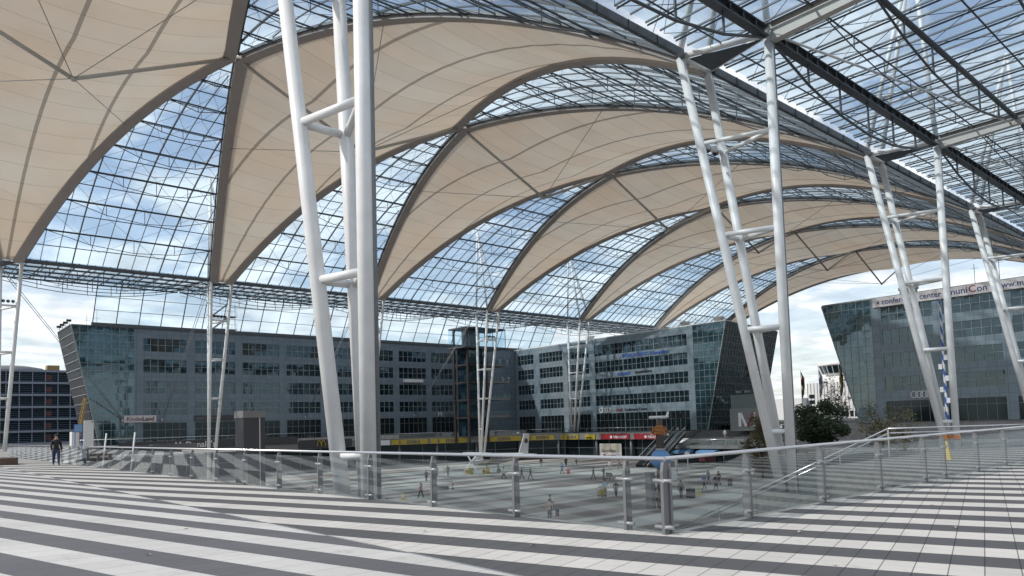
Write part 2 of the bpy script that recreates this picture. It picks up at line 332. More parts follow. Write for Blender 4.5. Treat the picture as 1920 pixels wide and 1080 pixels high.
def text_mb(body, size, origin, right, up, nrm, depth=.04, align='LEFT', stretch=1.0, bold=0):
    """real lettering turned into mesh: origin on the surface, running along right"""
    cu = bpy.data.curves.new('t', 'FONT'); cu.body = body; cu.size = size; cu.extrude = depth/2; cu.align_x = align; cu.offset = bold; cu.resolution_u = 3
    ob = bpy.data.objects.new('t', cu); me = bpy.data.meshes.new_from_object(ob)
    right = Vector(right).normalized(); up = Vector(up).normalized(); nrm = Vector(nrm).normalized(); o = Vector(origin)
    mb = MB(); mb.add([o+right*v.co.x*stretch+up*v.co.y+nrm*(v.co.z+depth/2) for v in me.vertices], [tuple(p.vertices) for p in me.polygons])
    bpy.data.objects.remove(ob); bpy.data.curves.remove(cu); bpy.data.meshes.remove(me)
    return mb

# ------------------------------------------------------------------ ground
ZF = -6.5
CR = 5.05                                  # fold line where the sloping field meets the level one
g = MB()
g.quad((CR, -60, 0), (8.25, -60, 0), (8.25, 60, 0), (CR, 60, 0))
g.quad((8.25, -60, 0), (220, -60, 0), (220, 6.2, 0), (8.25, 6.2, 0))
g.quad((CR, 60, 0), (23, 60, 0), (23, 136.2, 0), (CR, 136.2, 0))
struct('upper_plaza', g, 'paving')
g = MB(); g.quad((-60, -60, .06*(CR+60)), (CR, -60, 0), (CR, 136.2, 0), (-60, 136.2, .06*(CR+60))); struct('plaza_slope', g, 'paving_slope')
g = MB(); g.box(8.25, 8.42, 6.2, 60, ZF-.5, -.004); g.box(8.25, 27, 6.2, 6.37, ZF-.5, -.005); struct('plaza_edge_wall', g, 'fascia_grey')
g = MB(); g.quad((8, 6, ZF), (200, 6, ZF), (200, 160, ZF), (8, 160, ZF)); struct('forum_floor', g, 'forum_paving')
g = MB()
BIG = 3000
g.quad((-BIG, 136.2, -.02), (27.4, 136.2, -.02), (27.4, BIG, -.02), (-BIG, BIG, -.02))
g.quad((27.4, 150, -.02), (BIG, 150, -.02), (BIG, BIG, -.02), (27.4, BIG, -.02))
g.quad((127, -60, -.02), (BIG, -60, -.02), (BIG, 150, -.02), (127, 150, -.02))
g.quad((-BIG, -BIG, -.02), (BIG, -BIG, -.02), (BIG, -60, -.02), (-BIG, -60, -.02))
g.quad((-BIG, -60, -.02), (-60, -60, -.02), (-60, 136.2, -.02), (-BIG, 136.2, -.02))
struct('ground', g, 'asphalt')
# middle terrace right of the forum and the deck behind the railing
g = MB(); g.box(88, 126.4, 10.6, 51.9, ZF, -2.7); g.box(110.2, 126.4, 51.9, 61.9, ZF, -2.7); struct('middle_terrace', g, 'concrete')
g = MB(); g.box(122.4, 127.2, -60, 66, -3, -.01); struct('street_base', g, 'concrete')
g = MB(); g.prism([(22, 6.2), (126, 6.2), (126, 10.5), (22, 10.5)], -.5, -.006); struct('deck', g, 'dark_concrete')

m_ = MB()
for i in range(20):
    x = 56+i*.6; m_.box(x, x+.6 if i < 19 else 87.9, 14, 33.9, ZF, ZF+(i+1)*.19)
STEPS = m_
# ------------------------------------------------------------------ glass railings of the plaza
def post(mb, x, y, nx, ny, h=1.0, wd=.13):
    # flat tapered plate standing across the rail line
    t = .022; a = Vector((nx, ny, 0)); b = Vector((-ny, nx, 0)); c = Vector((x, y, 0))
    P = [(-wd*.55, 0), (wd*.5, 0), (wd*.42, h*.9), (.03, h), (-.03, h), (-wd*.5, h*.86)]
    t = .05; o = c
    vs = [o+a*px-b*t/2+Vector((0, 0, pz+.002)) for px, pz in P]+[o+a*px+b*t/2+Vector((0, 0, pz+.002)) for px, pz in P]; n = len(P)
    mb.add(vs, [tuple(reversed(range(n))), tuple(range(n, 2*n))]+[(i, (i+1) % n, n+(i+1) % n, n+i) for i in range(n)])
def railing(label, fixed, axis, positions, end, nrm, corner):
    """axis 'y': rail runs along Y at X=fixed; axis 'x': along X at Y=fixed. nrm points to the void."""
    P = (lambda s, off=0: Vector((fixed+nrm*off, s, 0))) if axis == 'y' else (lambda s, off=0: Vector((s, fixed+nrm*off, 0)))
    d = Vector((0, 1, 0)) if axis == 'y' else Vector((1, 0, 0)); a = Vector((nrm, 0, 0)) if axis == 'y' else Vector((0, nrm, 0))
    root = thing('glass_railing', label, 'railing', P(corner))
    allp = positions
    for i, s in enumerate(allp):
        mb = MB(); c = P(s, .06)
        post(mb, c.x, c.y, a.x, a.y)
        po = build('post', mb, 'post_grey', root)
        for z in (.10, .74):
            mc = MB(); mc.tube(c+d*-.15+a*-.045+Vector((0, 0, z)), c+d*.15+a*-.045+Vector((0, 0, z)), .026, 8)
            build('glass_clamp', mc, 'clamp_grey', po)
    h = MB(); h.tube(P(corner, .03)+Vector((0, 0, 1.045)), P(end, .03)+Vector((0, 0, 1.045)), .03, 12); build('handrail', h, 'stainless', root)
    q = [corner]+list(allp)+[end]
    for s0, s1 in zip(q, q[1:]):
        if abs(s1-s0) < .5: continue
        g = MB(); e = .03 if s1 > s0 else -.03; A = P(s0+e, -.0); B = P(s1-e, -.0)
        n = a*.009
        g.hexa([A-n+Vector((0, 0, .02)), B-n+Vector((0, 0, .02)), B+n+Vector((0, 0, .02)), A+n+Vector((0, 0, .02)), A-n+Vector((0, 0, .93)), B-n+Vector((0, 0, .93)), B+n+Vector((0, 0, .93)), A+n+Vector((0, 0, .93))])
        build('glass_panel', g, 'rail_glass', root)
    return root
RX, RY = 8.18, 6.2
railing('long glass railing running from the plaza corner away to the left past the walking man', RX, 'y', [6.24, 6.92]+[6.92+2.47*i for i in range(1, 28)], 76, 1, 6.2)
railing('glass railing with grey posts running from the corner off to the right above the stair', RY, 'x', [8.32]+[10.4+2.5*i for i in range(0, 3)]+[17.85, 19.1, 21.5, 23.9]+[26.3+2.5*i for i in range(8)], 46, 1, 8.24)

# ------------------------------------------------------------------ roof geometry
YN, YF, YM = 25.4, 108.0, 66.5
ZE, ZC = 24.2, 37.3
def xn(k): return 9.6+27.2*k
def xf(k): return 9.6+26.3*k
def xnode(k): return 11.2+26.75*k          # k may be x.5
def zroof(y):
    v = (y-YN)/(YM-YN) if y < YM else (YF-y)/(YF-YM)
    v = max(0, min(1, v)); return ZE+(ZC-ZE)*(1-(1-v)**2.15)
def edge(k, side, y):
    a = (xn(k), YN) if y < YM else (xf(k), YF); off = 3.3 if side > 0 else 0
    xs = a[0]+off; xe = xnode(k+.5*side); v = (y-a[1])/(YM-a[1])
    return xs+(xe-xs)*v
ORD = ['nearest', 'second', 'third', 'fourth', 'fifth', 'sixth', 'seventh']
KS = range(0, 7)
NV = 56
YS = [YN+(YF-YN)*i/NV for i in range(NV+1)]
def arch(k, side):
    mb = MB(); n = NV; wd, ht = 1.12, .55; ring = []
    for y in YS:
        x = edge(k, side, y)-side*wd*.5*1.02; z = zroof(y)
        ring.append([(x-wd/2, y, z-ht), (x+wd/2, y, z-ht), (x+wd/2, y, z), (x-wd/2, y, z)])
    vs = [p for r in ring for p in r]
    fs = [(4*i+j, 4*i+(j+1) % 4, 4*i+4+(j+1) % 4, 4*i+4+j) for i in range(n) for j in range(4)]+[(3, 2, 1, 0), (4*n, 4*n+1, 4*n+2, 4*n+3)]
    mb.add(vs, fs); return mb
def sag(k, u, y):
    L = edge(k, -1, y); Rr = edge(k, 1, y); w_ = (Rr-L)/26
    return -2.4*w_*w_*4*u*(1-u)
for k in KS:
    lab = ['fabric roof sail filling the top left corner of the photo', 'fabric roof sail passing behind the nearest white mast', 'fabric roof sail third from the left, meeting the second mast of the right row', 'fabric roof sail fourth from the left in the row of sails', 'fabric roof sail fifth from the left in the row of sails', 'fabric roof sail sixth from the left, last but one before the open sky', 'last fabric roof sail, its lower edge arching over the open sky'][k]
    root = thing('roof_sail', 'beige '+lab, 'roof sail', (xnode(k), YM, ZE), 'fabric roof sails')
    mb = MB(); NU = 20; uv = []; vs = []
    for y in YS:
        L = edge(k, -1, y)+.9; Rr = edge(k, 1, y)-.9
        for i in range(NU+1):
            u = i/NU; x = L+(Rr-L)*u
            z = zroof(y)-.28+sag(k, u, y)+.10*abs(math.sin(PI*y/3.0))*4*u*(1-u)
            cl_ = xn(k)+1.65+(xf(k)-xn(k))*(y-YN)/(YF-YN); vs.append((x, y, z)); uv.append((x-cl_, y))
    mb.add(vs, [(j*(NU+1)+i, j*(NU+1)+i+1, (j+1)*(NU+1)+i+1, (j+1)*(NU+1)+i) for j in range(NV) for i in range(NU)], True); mb.uv = uv
    build('membrane', mb, 'membrane', root)
    for sd_ in (-1, 1): build('edge_arch', arch(k, sd_), 'grey_girder', root)
    lo = (xnode(k), YM, 31.0); a = (xnode(k-.5)+.6, YM, ZC-.5); b = (xnode(k+.5)-.6, YM, ZC-.5)
    s = MB(); s.tube(a, lo, .17, 10); s.tube(b, lo, .17, 10); s.ball(lo, .24, 10); build('strut', s, 'strut_grey', root)
    s = MB()
    for yy in (YM-17, YM+17):
        for sx in (-1, 1): s.tube(lo, (edge(k, sx, yy)-sx*.8, yy, zroof(yy)-.5), .035, 5)
    build('cable', s, 'steel_rope', root)

def sling(mb, pts_top, depth, r=.05):
    """under-slung chord: top points listed along the member, cable below with posts"""
    n = len(pts_top)-1; low = []
    for i, p in enumerate(pts_top):
        t = i/n; d = depth*4*t*(1-t); low.append(Vector(p)-Vector((0, 0, d)))
    for a, b in zip(low, low[1:]): mb.tube(a, b, r, 5, caps=False)
    for i in range(1, n): mb.tube(pts_top[i], low[i], r*.9, 5, caps=False)
def bayname(k, s):
    if s == 'far': return ['glass roof bay between the first two sails on the far left', 'glass roof bay right behind the nearest white mast, far side', 'third glass roof bay from the left on the far side', 'fourth glass roof bay from the left on the far side', 'fifth glass roof bay from the left on the far side', 'last glass roof bay on the far side, above the building corner'][k]
    return ['glass roof bay at the top edge above the nearest mast', 'glass roof bay ending at the second white mast of the right row', 'glass roof bay ending at the third white mast of the right row', 'narrow glass roof bay fourth along the right row', 'narrow glass roof bay fifth along the right row', 'narrow glass roof bay sixth along the right row'][k]
for k in range(0, 6):
    for half in ('far', 'near'):
        y0 = YF if half == 'far' else YN; sg = -1 if half == 'far' else 1; span = abs(YM-y0)
        xl = lambda v: edge(k, 1, y0+sg*v); xr = lambda v: edge(k+1, -1, y0+sg*v)
        vend = span*.985
        root = thing('glass_roof_bay', 'triangular '+bayname(k, half), 'glass roof', ((xl(0)+xr(0))/2, y0, ZE), 'triangular glass roof bays')
        gl = MB(); n = 28; vs = []
        for i in range(n+1):
            v = vend*i/n; y = y0+sg*v; vs += [(xl(v), y, zroof(y)-.02), (xr(v), y, zroof(y)-.02)]
        gl.add(vs, [(2*i, 2*i+1, 2*i+3, 2*i+2) for i in range(n)], True); build('glass', gl, 'roof_glass', root)
        br = MB(); nb = 13
        for b in range(1, nb):
            heavy = b % 3 == 0
            xb0 = xl(0)+(xr(0)-xl(0))*b/nb
            pts = []
            for i in range(25):
                v = vend*i/24; y = y0+sg*v
                if xl(v) < xb0 < xr(v): pts.append(Vector((xb0, y, zroof(y)-.10)))
            for a, c in zip(pts, pts[1:]): br.beam(a, c, .13 if heavy else .07, .20 if heavy else .11)
        # edge frame along both arches
        for fx, o_ in ((xl, .12), (xr, -.12)):
            pts = [Vector((fx(vend*i/24)+o_, y0+sg*vend*i/24, zroof(y0+sg*vend*i/24)-.10)) for i in range(25)]
            for a, c in zip(pts, pts[1:]): br.beam(a, c, .16, .26)
        build('glazing_bars', br, 'dark_steel', root)
        j = 0; v = 2.6
        while v < vend-1.5:
            y = y0+sg*v; z = zroof(y)-.24; a = xl(v); b = xr(v)
            if b-a > .8:
                if j % 2 == 1:
                    t = MB(); t.tube((a, y, z-.05), (b, y, z-.05), .085, 6, caps=False); t.tube((a, y+.45, z-.03), (b, y+.45, z-.03), .05, 5, caps=False)
                    nn = 4 if b-a > 8 else 2; sling(t, [Vector((a+(b-a)*i/nn, y, z-.05)) for i in range(nn+1)], min(1.7, (b-a)*.11), .045)
                    build('purlin_truss', t, 'dark_steel', root)
                else:
                    t = MB(); t.beam((a, y, z+.12), (b, y, z+.12), .07, .1); build('purlin', t, 'dark_steel', root)
            v += 2.55; j += 1
        wr = MB()                                     # thin diagonal bracing wires
        vv = [2.6+5.1*i for i in range(8)]
        for v0, v1 in zip(vv, vv[1:]):
            if v1 > vend-2: break
            for q in range(3):
                A = lambda v_, f: Vector((xl(v_)+(xr(v_)-xl(v_))*f, y0+sg*v_, zroof(y0+sg*v_)-.32))
                wr.tube(A(v0, q/3), A(v1, (q+1)/3), .018, 4, caps=False); wr.tube(A(v0, (q+1)/3), A(v1, q/3), .018, 4, caps=False)
        build('bracing_wire', wr, 'dark_steel', root)

# ------------------------------------------------------------------ masts
def mast(kind, k, label):
    near = kind == 'near'
    x0 = xn(k)+(.32 if k == 0 else 0) if near else xf(k); ys = YN if near else YF; bx = x0+((1.82 if k == 0 else 2.0) if near else 1.4); by = 20.5 if near else 113.0
    zt = 24.0; zb = -2.7 if (near and k > 0) else -4.6 if near else ZF
    if not near and k == 4: zb = -.6
    
    ZL = -4.6 if (near and k == 0) else -3.2 if near else ZF
    T = [Vector((x0+(.7 if near and k == 0 else .15), ys, zt)), Vector((x0+(3.4 if near and k == 0 else 3.15), ys, zt)), Vector((bx, by, zt))]
    B = [Vector((bx-.28, by+(.4 if near else -.45), ZL)), Vector((bx+.28, by+(.4 if near else -.45), ZL)), Vector((bx, by, ZL))]
    def at(i, z): t = (zt-z)/(zt-ZL); return T[i]+(B[i]-T[i])*t
    root = thing('roof_mast', label, 'mast', (bx, by, zb), 'white three-legged roof masts')
    for i in range(3):
        m = MB(); m.tube(T[i], at(i, zb), .265 if near else .235, 20); build('leg', m, 'white_paint', root)
    r_ = MB()
    for z in (18.3, 12.5, 6.7, .7):
        if z < zb+.5: continue
        rr = .13 if z > 15 else .15
        for a, b in ((0, 2), (1, 2), (0, 1)) if z > 1 else ((0, 2),): 
            m = MB(); m.tube(at(a, z), at(b, z), rr, 12); build('rung', m, 'white_paint', root)
    m = MB(); m.tube(T[0]+Vector((0, 0, .1)), T[2]+Vector((0, 0, .1)), .2, 12); m.tube(T[1]+Vector((0, 0, .1)), T[2]+Vector((0, 0, .1)), .2, 12); m.tube(T[0]+Vector((0, 0, .1)), T[1]+Vector((0, 0, .1)), .2, 12)
    build('head_frame', m, 'white_paint', root)
    sgn = -1 if near else 1
    m = MB(); m.prism([(T[0].x+.3, ys+sgn*.5), (T[1].x-.3, ys+sgn*.5), (bx, by-sgn*.5)], zt-.16, zt-.1); build('head_plate', m, 'dark_steel', root)
    # upper half: three legs closing to a point above the roof
    ap = Vector((bx, by+(.9 if near else -.9), 41.0)); m = MB()
    for i in range(3): m.tube(T[i]+Vector((0, 0, .3)), ap, .19, 12)
    for z in (29, 34):
        q = [T[i]+(ap-T[i])*((z-zt)/(41-zt)) for i in range(3)]
        for a, b in ((0, 1), (1, 2), (2, 0)): m.tube(q[a], q[b], .1, 8)
    build('upper_mast', m, 'white_paint', root)
    m = MB()                                          # stay cables from the peak down to the roof edge lines
    for dx in (-13.4, 13.4): m.tube(ap, (bx+dx, YM-(YM-ys)*.62, zroof(YM-(YM-ys)*.62)), .04, 5)
    build('stay_cable', m, 'white_paint', root)
    if near:
        m = MB(); m.tube((bx+.25, by-.12, zt-.4), (bx+.25, by-.12, zb), .11, 10)
        build('downpipe', m, 'mid_steel', root)
    for zz_, nlamp in ((18.6, 4),) if (not near) else ((18.6, 2),) if k == 1 else ():
        for q in range(nlamp):
            p = at(0, zz_)+(at(1, zz_)-at(0, zz_))*((q+1)/(nlamp+1)); s_ = 1 if not near else 1
            m = MB(); d = Vector((-.2, -1 if not near else -.4, -.3)).normalized(); m.lathe(p+Vector((0, 0, .25 if not near else -.45)), [(.02, -.25), (.14, -.22), (.2, 0), (.2, .05), (.17, .05), (.17, .0)], 12, d)
            m.tube(p, p+Vector((0, 0, .25 if not near else -.45)), .03, 6); build('floodlight', m, ['mid_steel'], root)
    if near and k > 0:
        m = MB(); m.box(bx-1.6, bx+1.6, by-1.5, by+2.2, ZF, zb); build('plinth', m, 'dark_concrete', root)
        if k == 2:
            for i in range(3): m = MB(); m.tube(at(i, -.45), at(i, -.85), .29, 16); build('warning_band', m, 'orange', root)
    else:
        m = MB(); m.lathe((bx, by, zb), [(.01, 0), (.75, 0), (.75, .25), (.55, .4), (.5, .9), (.01, .9)], 20); build('foot', m, 'concrete' if near else 'mid_steel', root)
    if not near and k in (0, 1, 2, 3):
        tx = [31, 37.4, 64.5, 90.8][k]
        m = MB(); p = Vector((bx-.2, by+.3, zt)); q = Vector((tx, 137.9, 4.2))
        m.tube(p, q, .045, 5); m.tube(p+Vector((.35, 0, 0)), q+Vector((.2, 0, 0)), .045, 5); m.lathe(q+Vector((0, -.1, -.1)), [(.01, -.4), (.22, -.35), (.2, .1), (.08, .35), (.01, .4)], 10)
        build('stay_cable', m, 'steel_rope', root)
    return root
NM = ['biggest white three-pipe mast, standing just behind the railing left of centre', 'white three-pipe mast with two round floodlights, right of centre behind the glass railing', 'white three-pipe mast at the right, in front of the lettered banner building', 'white three-pipe mast second from the right edge, crossing the banner building', 'white three-pipe mast at the very right edge of the photo', 'far white mast beyond the right edge, sixth in the near row', 'farthest white mast of the near row, beyond the right edge']
FM = ['slim white mast with four small floodlights at the left edge of the photo', 'slim white mast in front of the long left office building', 'slim white mast half hidden behind the biggest mast', 'slim white mast standing over the display aircraft, in front of the lift tower', 'slim white mast standing on the gallery left of the red shop signs', 'slim white mast hidden behind the far office building', 'last slim white mast behind the far office building']
for k in range(0, 7):
    mast('near', k, NM[k])
for k in range(0, 5): mast('far', k, FM[k])

# ------------------------------------------------------------------ eaves and flat glass canopies
def eave(k, y, x0, x1, label):
    m = MB(); m.beam((x0, y, ZE-.1), (x1, y, ZE-.1), .26, .5)
    for i in range(1, 9):
        x = x0+(x1-x0)*i/9; m.box(x-.03, x+.03, y-.17, y+.17, ZE-.37, ZE+.17)
    return single('eave_beam', m, 'dark_steel', label, 'beam', ((x0+x1)/2, y, ZE), 'dark eave beams between the masts')
for k in range(0, 6):
    eave(k, YF+.3, xf(k)+3.3, xf(k+1), 'dark steel eave beam at the far roof edge, %s span counted from the left' % ['first', 'second', 'third', 'fourth', 'fifth', 'sixth'][k])
    eave(k, YN-.3, xn(k)+3.3, xn(k+1), 'dark steel eave beam on the right row of masts, %s span counted from the camera' % ['first', 'second', 'third', 'fourth', 'fifth', 'sixth'][k])
for k in range(0, 6):                                 # far canopy
    x0, x1 = xf(k)+.4, xf(k+1)-.0; ya, yb = YF+.8, 124.0
    root = thing('glass_canopy', 'flat glass canopy outside the far roof edge, %s bay counted from the left' % ['first', 'second', 'third', 'fourth', 'fifth', 'sixth'][k], 'glass canopy', ((x0+x1)/2, ya, ZE), 'flat glass canopies on the far side')
    zc = lambda y: ZE+.1+(y-ya)*.03
    g = MB(); g.quad((x0, ya, zc(ya)+.3), (x1, ya, zc(ya)+.3), (x1, yb, zc(yb)+.3), (x0, yb, zc(yb)+.3)); build('glass', g, 'roof_glass', root)
    m = MB(); nb = 14
    for i in range(nb+1):
        x = x0+(x1-x0)*i/nb; m.beam((x, ya, zc(ya)+.2), (x, yb, zc(yb)+.2), .1, .16)
    build('glazing_bars', m, 'dark_steel', root)
    for y in (113.0, 116.6, 120.2, 123.8):
        m = MB(); z = zc(y); m.tube((x0, y, z), (x1, y, z), .12, 6); m.tube((x0, y+.5, z), (x1, y+.5, z), .06, 5)
        sling(m, [Vector((x0+(x1-x0)*i/8, y, z)) for i in range(9)], 1.7, .055); build('purlin_truss', m, 'dark_steel', root)
    m = MB()
    for i in range(0, 9):
        x = x0+(x1-x0)*i/9
        m.tube((x, ya, zc(ya)-.1), (x, 123.8, zc(123.8)-.1), .06, 5)
        if i % 3 == 0: sling(m, [Vector((x, ya+(123.8-ya)*q/4, zc(ya)-.1)) for q in range(5)], 1.1, .04)
    build('cross_bars', m, 'mid_steel', root)
for k in range(0, 6):                                 # near canopy, above the viewer on the right
    x0, x1 = xn(k)+2.0, xn(k+1)+2.0; ya, yb = YN-.7, 4.5; z = ZE+.35
    root = thing('glass_canopy', 'flat glass canopy over the right side, %s bay counted from the camera' % ['first', 'second', 'third', 'fourth', 'fifth', 'sixth'][k], 'glass canopy', ((x0+x1)/2, ya, ZE), 'flat glass canopies on the near side')
    g = MB(); g.quad((x0, yb, z), (x1, yb, z), (x1, ya, z), (x0, ya, z)); build('glass', g, 'roof_glass', root)
    m = MB(); nb = 20
    for i in range(nb):
        x = x0+(x1-x0)*(i+.5)/nb; m.beam((x, ya, z-.08), (x, yb, z-.08), .09, .1); 
        if i % 2: m.beam((x+.16, ya, z-.2), (x+.16, yb, z-.2), .05, .1)
    build('glazing_bars', m, 'dark_steel', root)
    m = MB(); y = 20.5; a, b = x0+.4, x1-.4        # deep girder on the back legs
    m.box(a, b, y-.28, y+.28, ZE-.52, ZE-.46); m.box(a, b, y-.28, y+.28, ZE+.04, ZE+.1); m.box(a, b, y-.02, y+.02, ZE-.46, ZE+.04)
    for i in range(1, 20):
        x = a+(b-a)*i/20; m.box(x-.03, x+.03, y-.24, y+.24, ZE-.46, ZE+.04)
    build('main_girder', m, 'dark_steel', root)
    m = MB(); sling(m, [Vector((a+(b-a)*q/6, y, ZE-.5)) for q in range(7)], 2.4, .09); build('under_sling', m, 'dark_steel', root)
    for y in (14.8, 9.4, 4.7):
        m = MB(); m.tube((a, y, ZE-.1), (b, y, ZE-.1), .17, 8); sling(m, [Vector((a+(b-a)*q/6, y, ZE-.1)) for q in range(7)], 2.1, .075); build('purlin_truss', m, 'dark_steel', root)
    m = MB()
    for y in (23, 17.6, 12.1, 7): m.tube((a, y, ZE+.05), (b, y, ZE+.05), .055, 5)
    sling(m, [Vector((a+(b-a)*q/6, 17.6, ZE)) for q in range(7)], 1.2, .04)
    for q in range(6):
        for p in ((YN-1, 20.5), (20.5, 14.8), (14.8, 9.4), (9.4, 4.7)):
            xa = a+(b-a)*q/6; xb = a+(b-a)*(q+1)/6; m.tube((xa, p[0], ZE-.05), (xb, p[1], ZE-.05), .02, 4, caps=False); m.tube((xb, p[0], ZE-.05), (xa, p[1], ZE-.05), .02, 4, caps=False)
    build('cross_bars', m, 'dark_steel', root)
    # tapered cross girder on the mast line
    xg = x1; m = MB()
    m.hexa([Vector(p) for p in ((xg-.25, 4.5, ZE-.25), (xg+.25, 4.5, ZE-.25), (xg+.25, 20.2, ZE-.75), (xg-.25, 20.2, ZE-.75), (xg-.25, 4.5, ZE+.12), (xg+.25, 4.5, ZE+.12), (xg+.25, 20.2, ZE+.2), (xg-.25, 20.2, ZE+.2))])
    m.box(xg-.45, xg+.45, 4.5, 20.2, ZE+.21, ZE+.27); build('cross_girder', m, 'strut_grey', root)
    m = MB(); m.tube((x0+.2, 20.3, ZE-.2), (x1-.2, 15.2, ZE-.3), .075, 8); build('tie_rod', m, 'white_paint', root)

# sloped glass screen above the left office building
root = thing('glass_screen', 'sloping glass wind screen rising above the roof of the long left office building', 'glass screen', (80, 138, 20.6))
zb_, zt_ = 20.9, 27.6; yq = lambda z: 138-(z-20.9)*.62
g = MB(); g.quad((26.4, 138, zb_), (134, 138, zb_), (134, yq(zt_), zt_), (26.4, yq(zt_), zt_)); build('glass', g, 'screen_glass', root)
m = MB(); n = 30
for i in range(n+1):
    x = 26.4+(134-26.4)*i/n; wd = .22 if i % 8 == 4 else .09
    m.beam((x, 138, zb_), (x, yq(zt_), zt_), wd, .14, (1, 0, 0))
for z in (22.9, 25.0): m.beam((26.4, yq(z), z), (134, yq(z), z), .1, .08)
build('mullions', m, 'dark_steel', root)
m = MB(); m.box(26.2, 134.2, 137.7, 138.3, 20.35, 20.9); build('base_beam', m, 'dark_steel', root)

# roof access stair seen through the screen
m = MB()
for i, z in enumerate((22.5, 25.2)):
    m.box(49.5, 54.5, 148, 150, z, z+.15)
    for q in range(6): m.tube((49.5+q, 148, z), (49.5+q, 148, z+1.1), .03, 5)
    m.tube((49.5, 148, z+1.1), (54.5, 148, z+1.1), .03, 5)
for a, b in (((49.8, 20.4), (53, 22.5)), ((49.8, 22.6), (53, 25.2)), ((49.8, 25.3), (53, 28))):
    m.beam((a[0], 148.4, a[1]), (b[0], 148.4, b[1]), .15, .3); m.tube((a[0], 148, a[1]+1), (b[0], 148, b[1]+1), .03, 5)
for x in (49.5, 54.5): m.tube((x, 149, 20.3), (x, 149, 28), .06, 6)
single('roof_stair', m, 'mid_steel', 'zigzag steel access stair on the left building roof, seen through the glass screen', 'stair', (52, 149, 20.3))

# ------------------------------------------------------------------ office buildings
ROWS = [(16.3, 18.7), (12.5, 14.95), (8.75, 11.1), (4.95, 7.25)]
def facade(root, P, spans, ground, s0, s1, ztop, zbase, wallmat, nrm, skip_top_to=None):
    """P(s,d,z): point at s along the facade, d metres behind its face. Wall = spandrels and piers; windows recessed with frames"""
    def slab(mb, a, b, z0, z1, d0=0, d1=.45):
        if b-a < .01 or z1-z0 < .01: return
        q = [P(a, d1, z0), P(b, d1, z0), P(b, d0, z0), P(a, d0, z0), P(a, d1, z1), P(b, d1, z1), P(b, d0, z1), P(a, d0, z1)]
        mb.hexa([Vector(x) for x in q])
    wall = MB(); rows = sorted(ROWS, key=lambda r: r[0]); zprev = ground[1]
    for r0, r1 in rows:
        slab(wall, s0, s1, zprev, r0); zprev = r1
    slab(wall, s0, s1, zprev, ztop)
    for (r0, r1), sp in [(r, spans) for r in rows]+[(ground, spans)]:
        z0 = r0 if (r0, r1) != ground else ground[0]; c = s0
        for a, b in sp:
            slab(wall, c, a, z0, r1); c = b
        slab(wall, c, s1, z0, r1)
    build('wall', wall, wallmat, root)
    for ri, (r0, r1) in enumerate(rows+[ground]):
        isg = (r0, r1) == ground
        for a, b in spans:
            g = MB(); n = max(1, round((b-a)/1.23)); rr = 2 if not isg else 1; 
            g.quad(P(a, .16, r0), P(b, .16, r0), P(b, .16, r1), P(a, .16, r1))
            wo = build('window', g, 'shop_dark' if isg else 'window_glass', root)
            f = MB(); 
            for i in range(n+1):
                s = a+(b-a)*i/n; e = .035
                slab(f, s-e if i else a, s+e if i < n else b, r0+(.001), r1-.001, .06, .18)
            for j in range(rr+1):
                z = r0+(r1-r0)*j/rr; e = .035
                slab(f, a+.04, b-.04, max(r0, z-e)+.002, min(r1, z+e)-.002, .065, .17)
            if isg: slab(f, a+.04, b-.04, r0+2.4, r0+2.47, .065, .17)
            build('frame', f, 'mid_steel' if isg else 'frame_grey', wo)
def gridglass(root, quadpts, nu, nv, name, glassmat, framemat, fin=None, nrm=None, w_=.07):
    """leaning glazed wall between four corner points (bl, br, tr, tl) with mullion grid"""
    bl, br, tr, tl = [Vector(p) for p in quadpts]; nrm = Vector(nrm)
    g = MB(); g.quad(bl, br, tr, tl); o = build(name, g, glassmat, root)
    at = lambda u, v: (bl*(1-u)+br*u)*(1-v)+(tl*(1-u)+tr*u)*v
    f = MB()
    for i in range(nu+1): f.beam(at(i/nu, 0)+nrm*.04, at(i/nu, 1)+nrm*.04, w_, .08, nrm)
    for j in range(nv+1):
        if fin: f.beam(at(0, j/nv)+nrm*.09, at(1, j/nv)+nrm*.09, .10, .08, nrm.cross(at(1, 0)-at(0, 0)))
        else: f.beam(at(0, j/nv)+nrm*.045, at(1, j/nv)+nrm*.045, w_, .075, nrm)
    build('mullions', f, framemat, o); return o

# left building, long facade along X at Y=138, leaning glazed end on the left
root = thing('office_building', 'long grey office building with glazed leaning left end and rows of windows', 'building', (75, 140, 0), 'office buildings round the forum')
P = lambda s, d, z: (s, 138+d, z)
sp = [(34.3+8.8*i, 34.3+8.8*i+7.35) for i in range(9)]; sp = [(a, min(b, 121.5)) for a, b in sp]
facade(root, P, sp, (-.1, 3.6), 32.9, 121.9, 20.3, -.1, 'panel_left', (0, -1, 0))
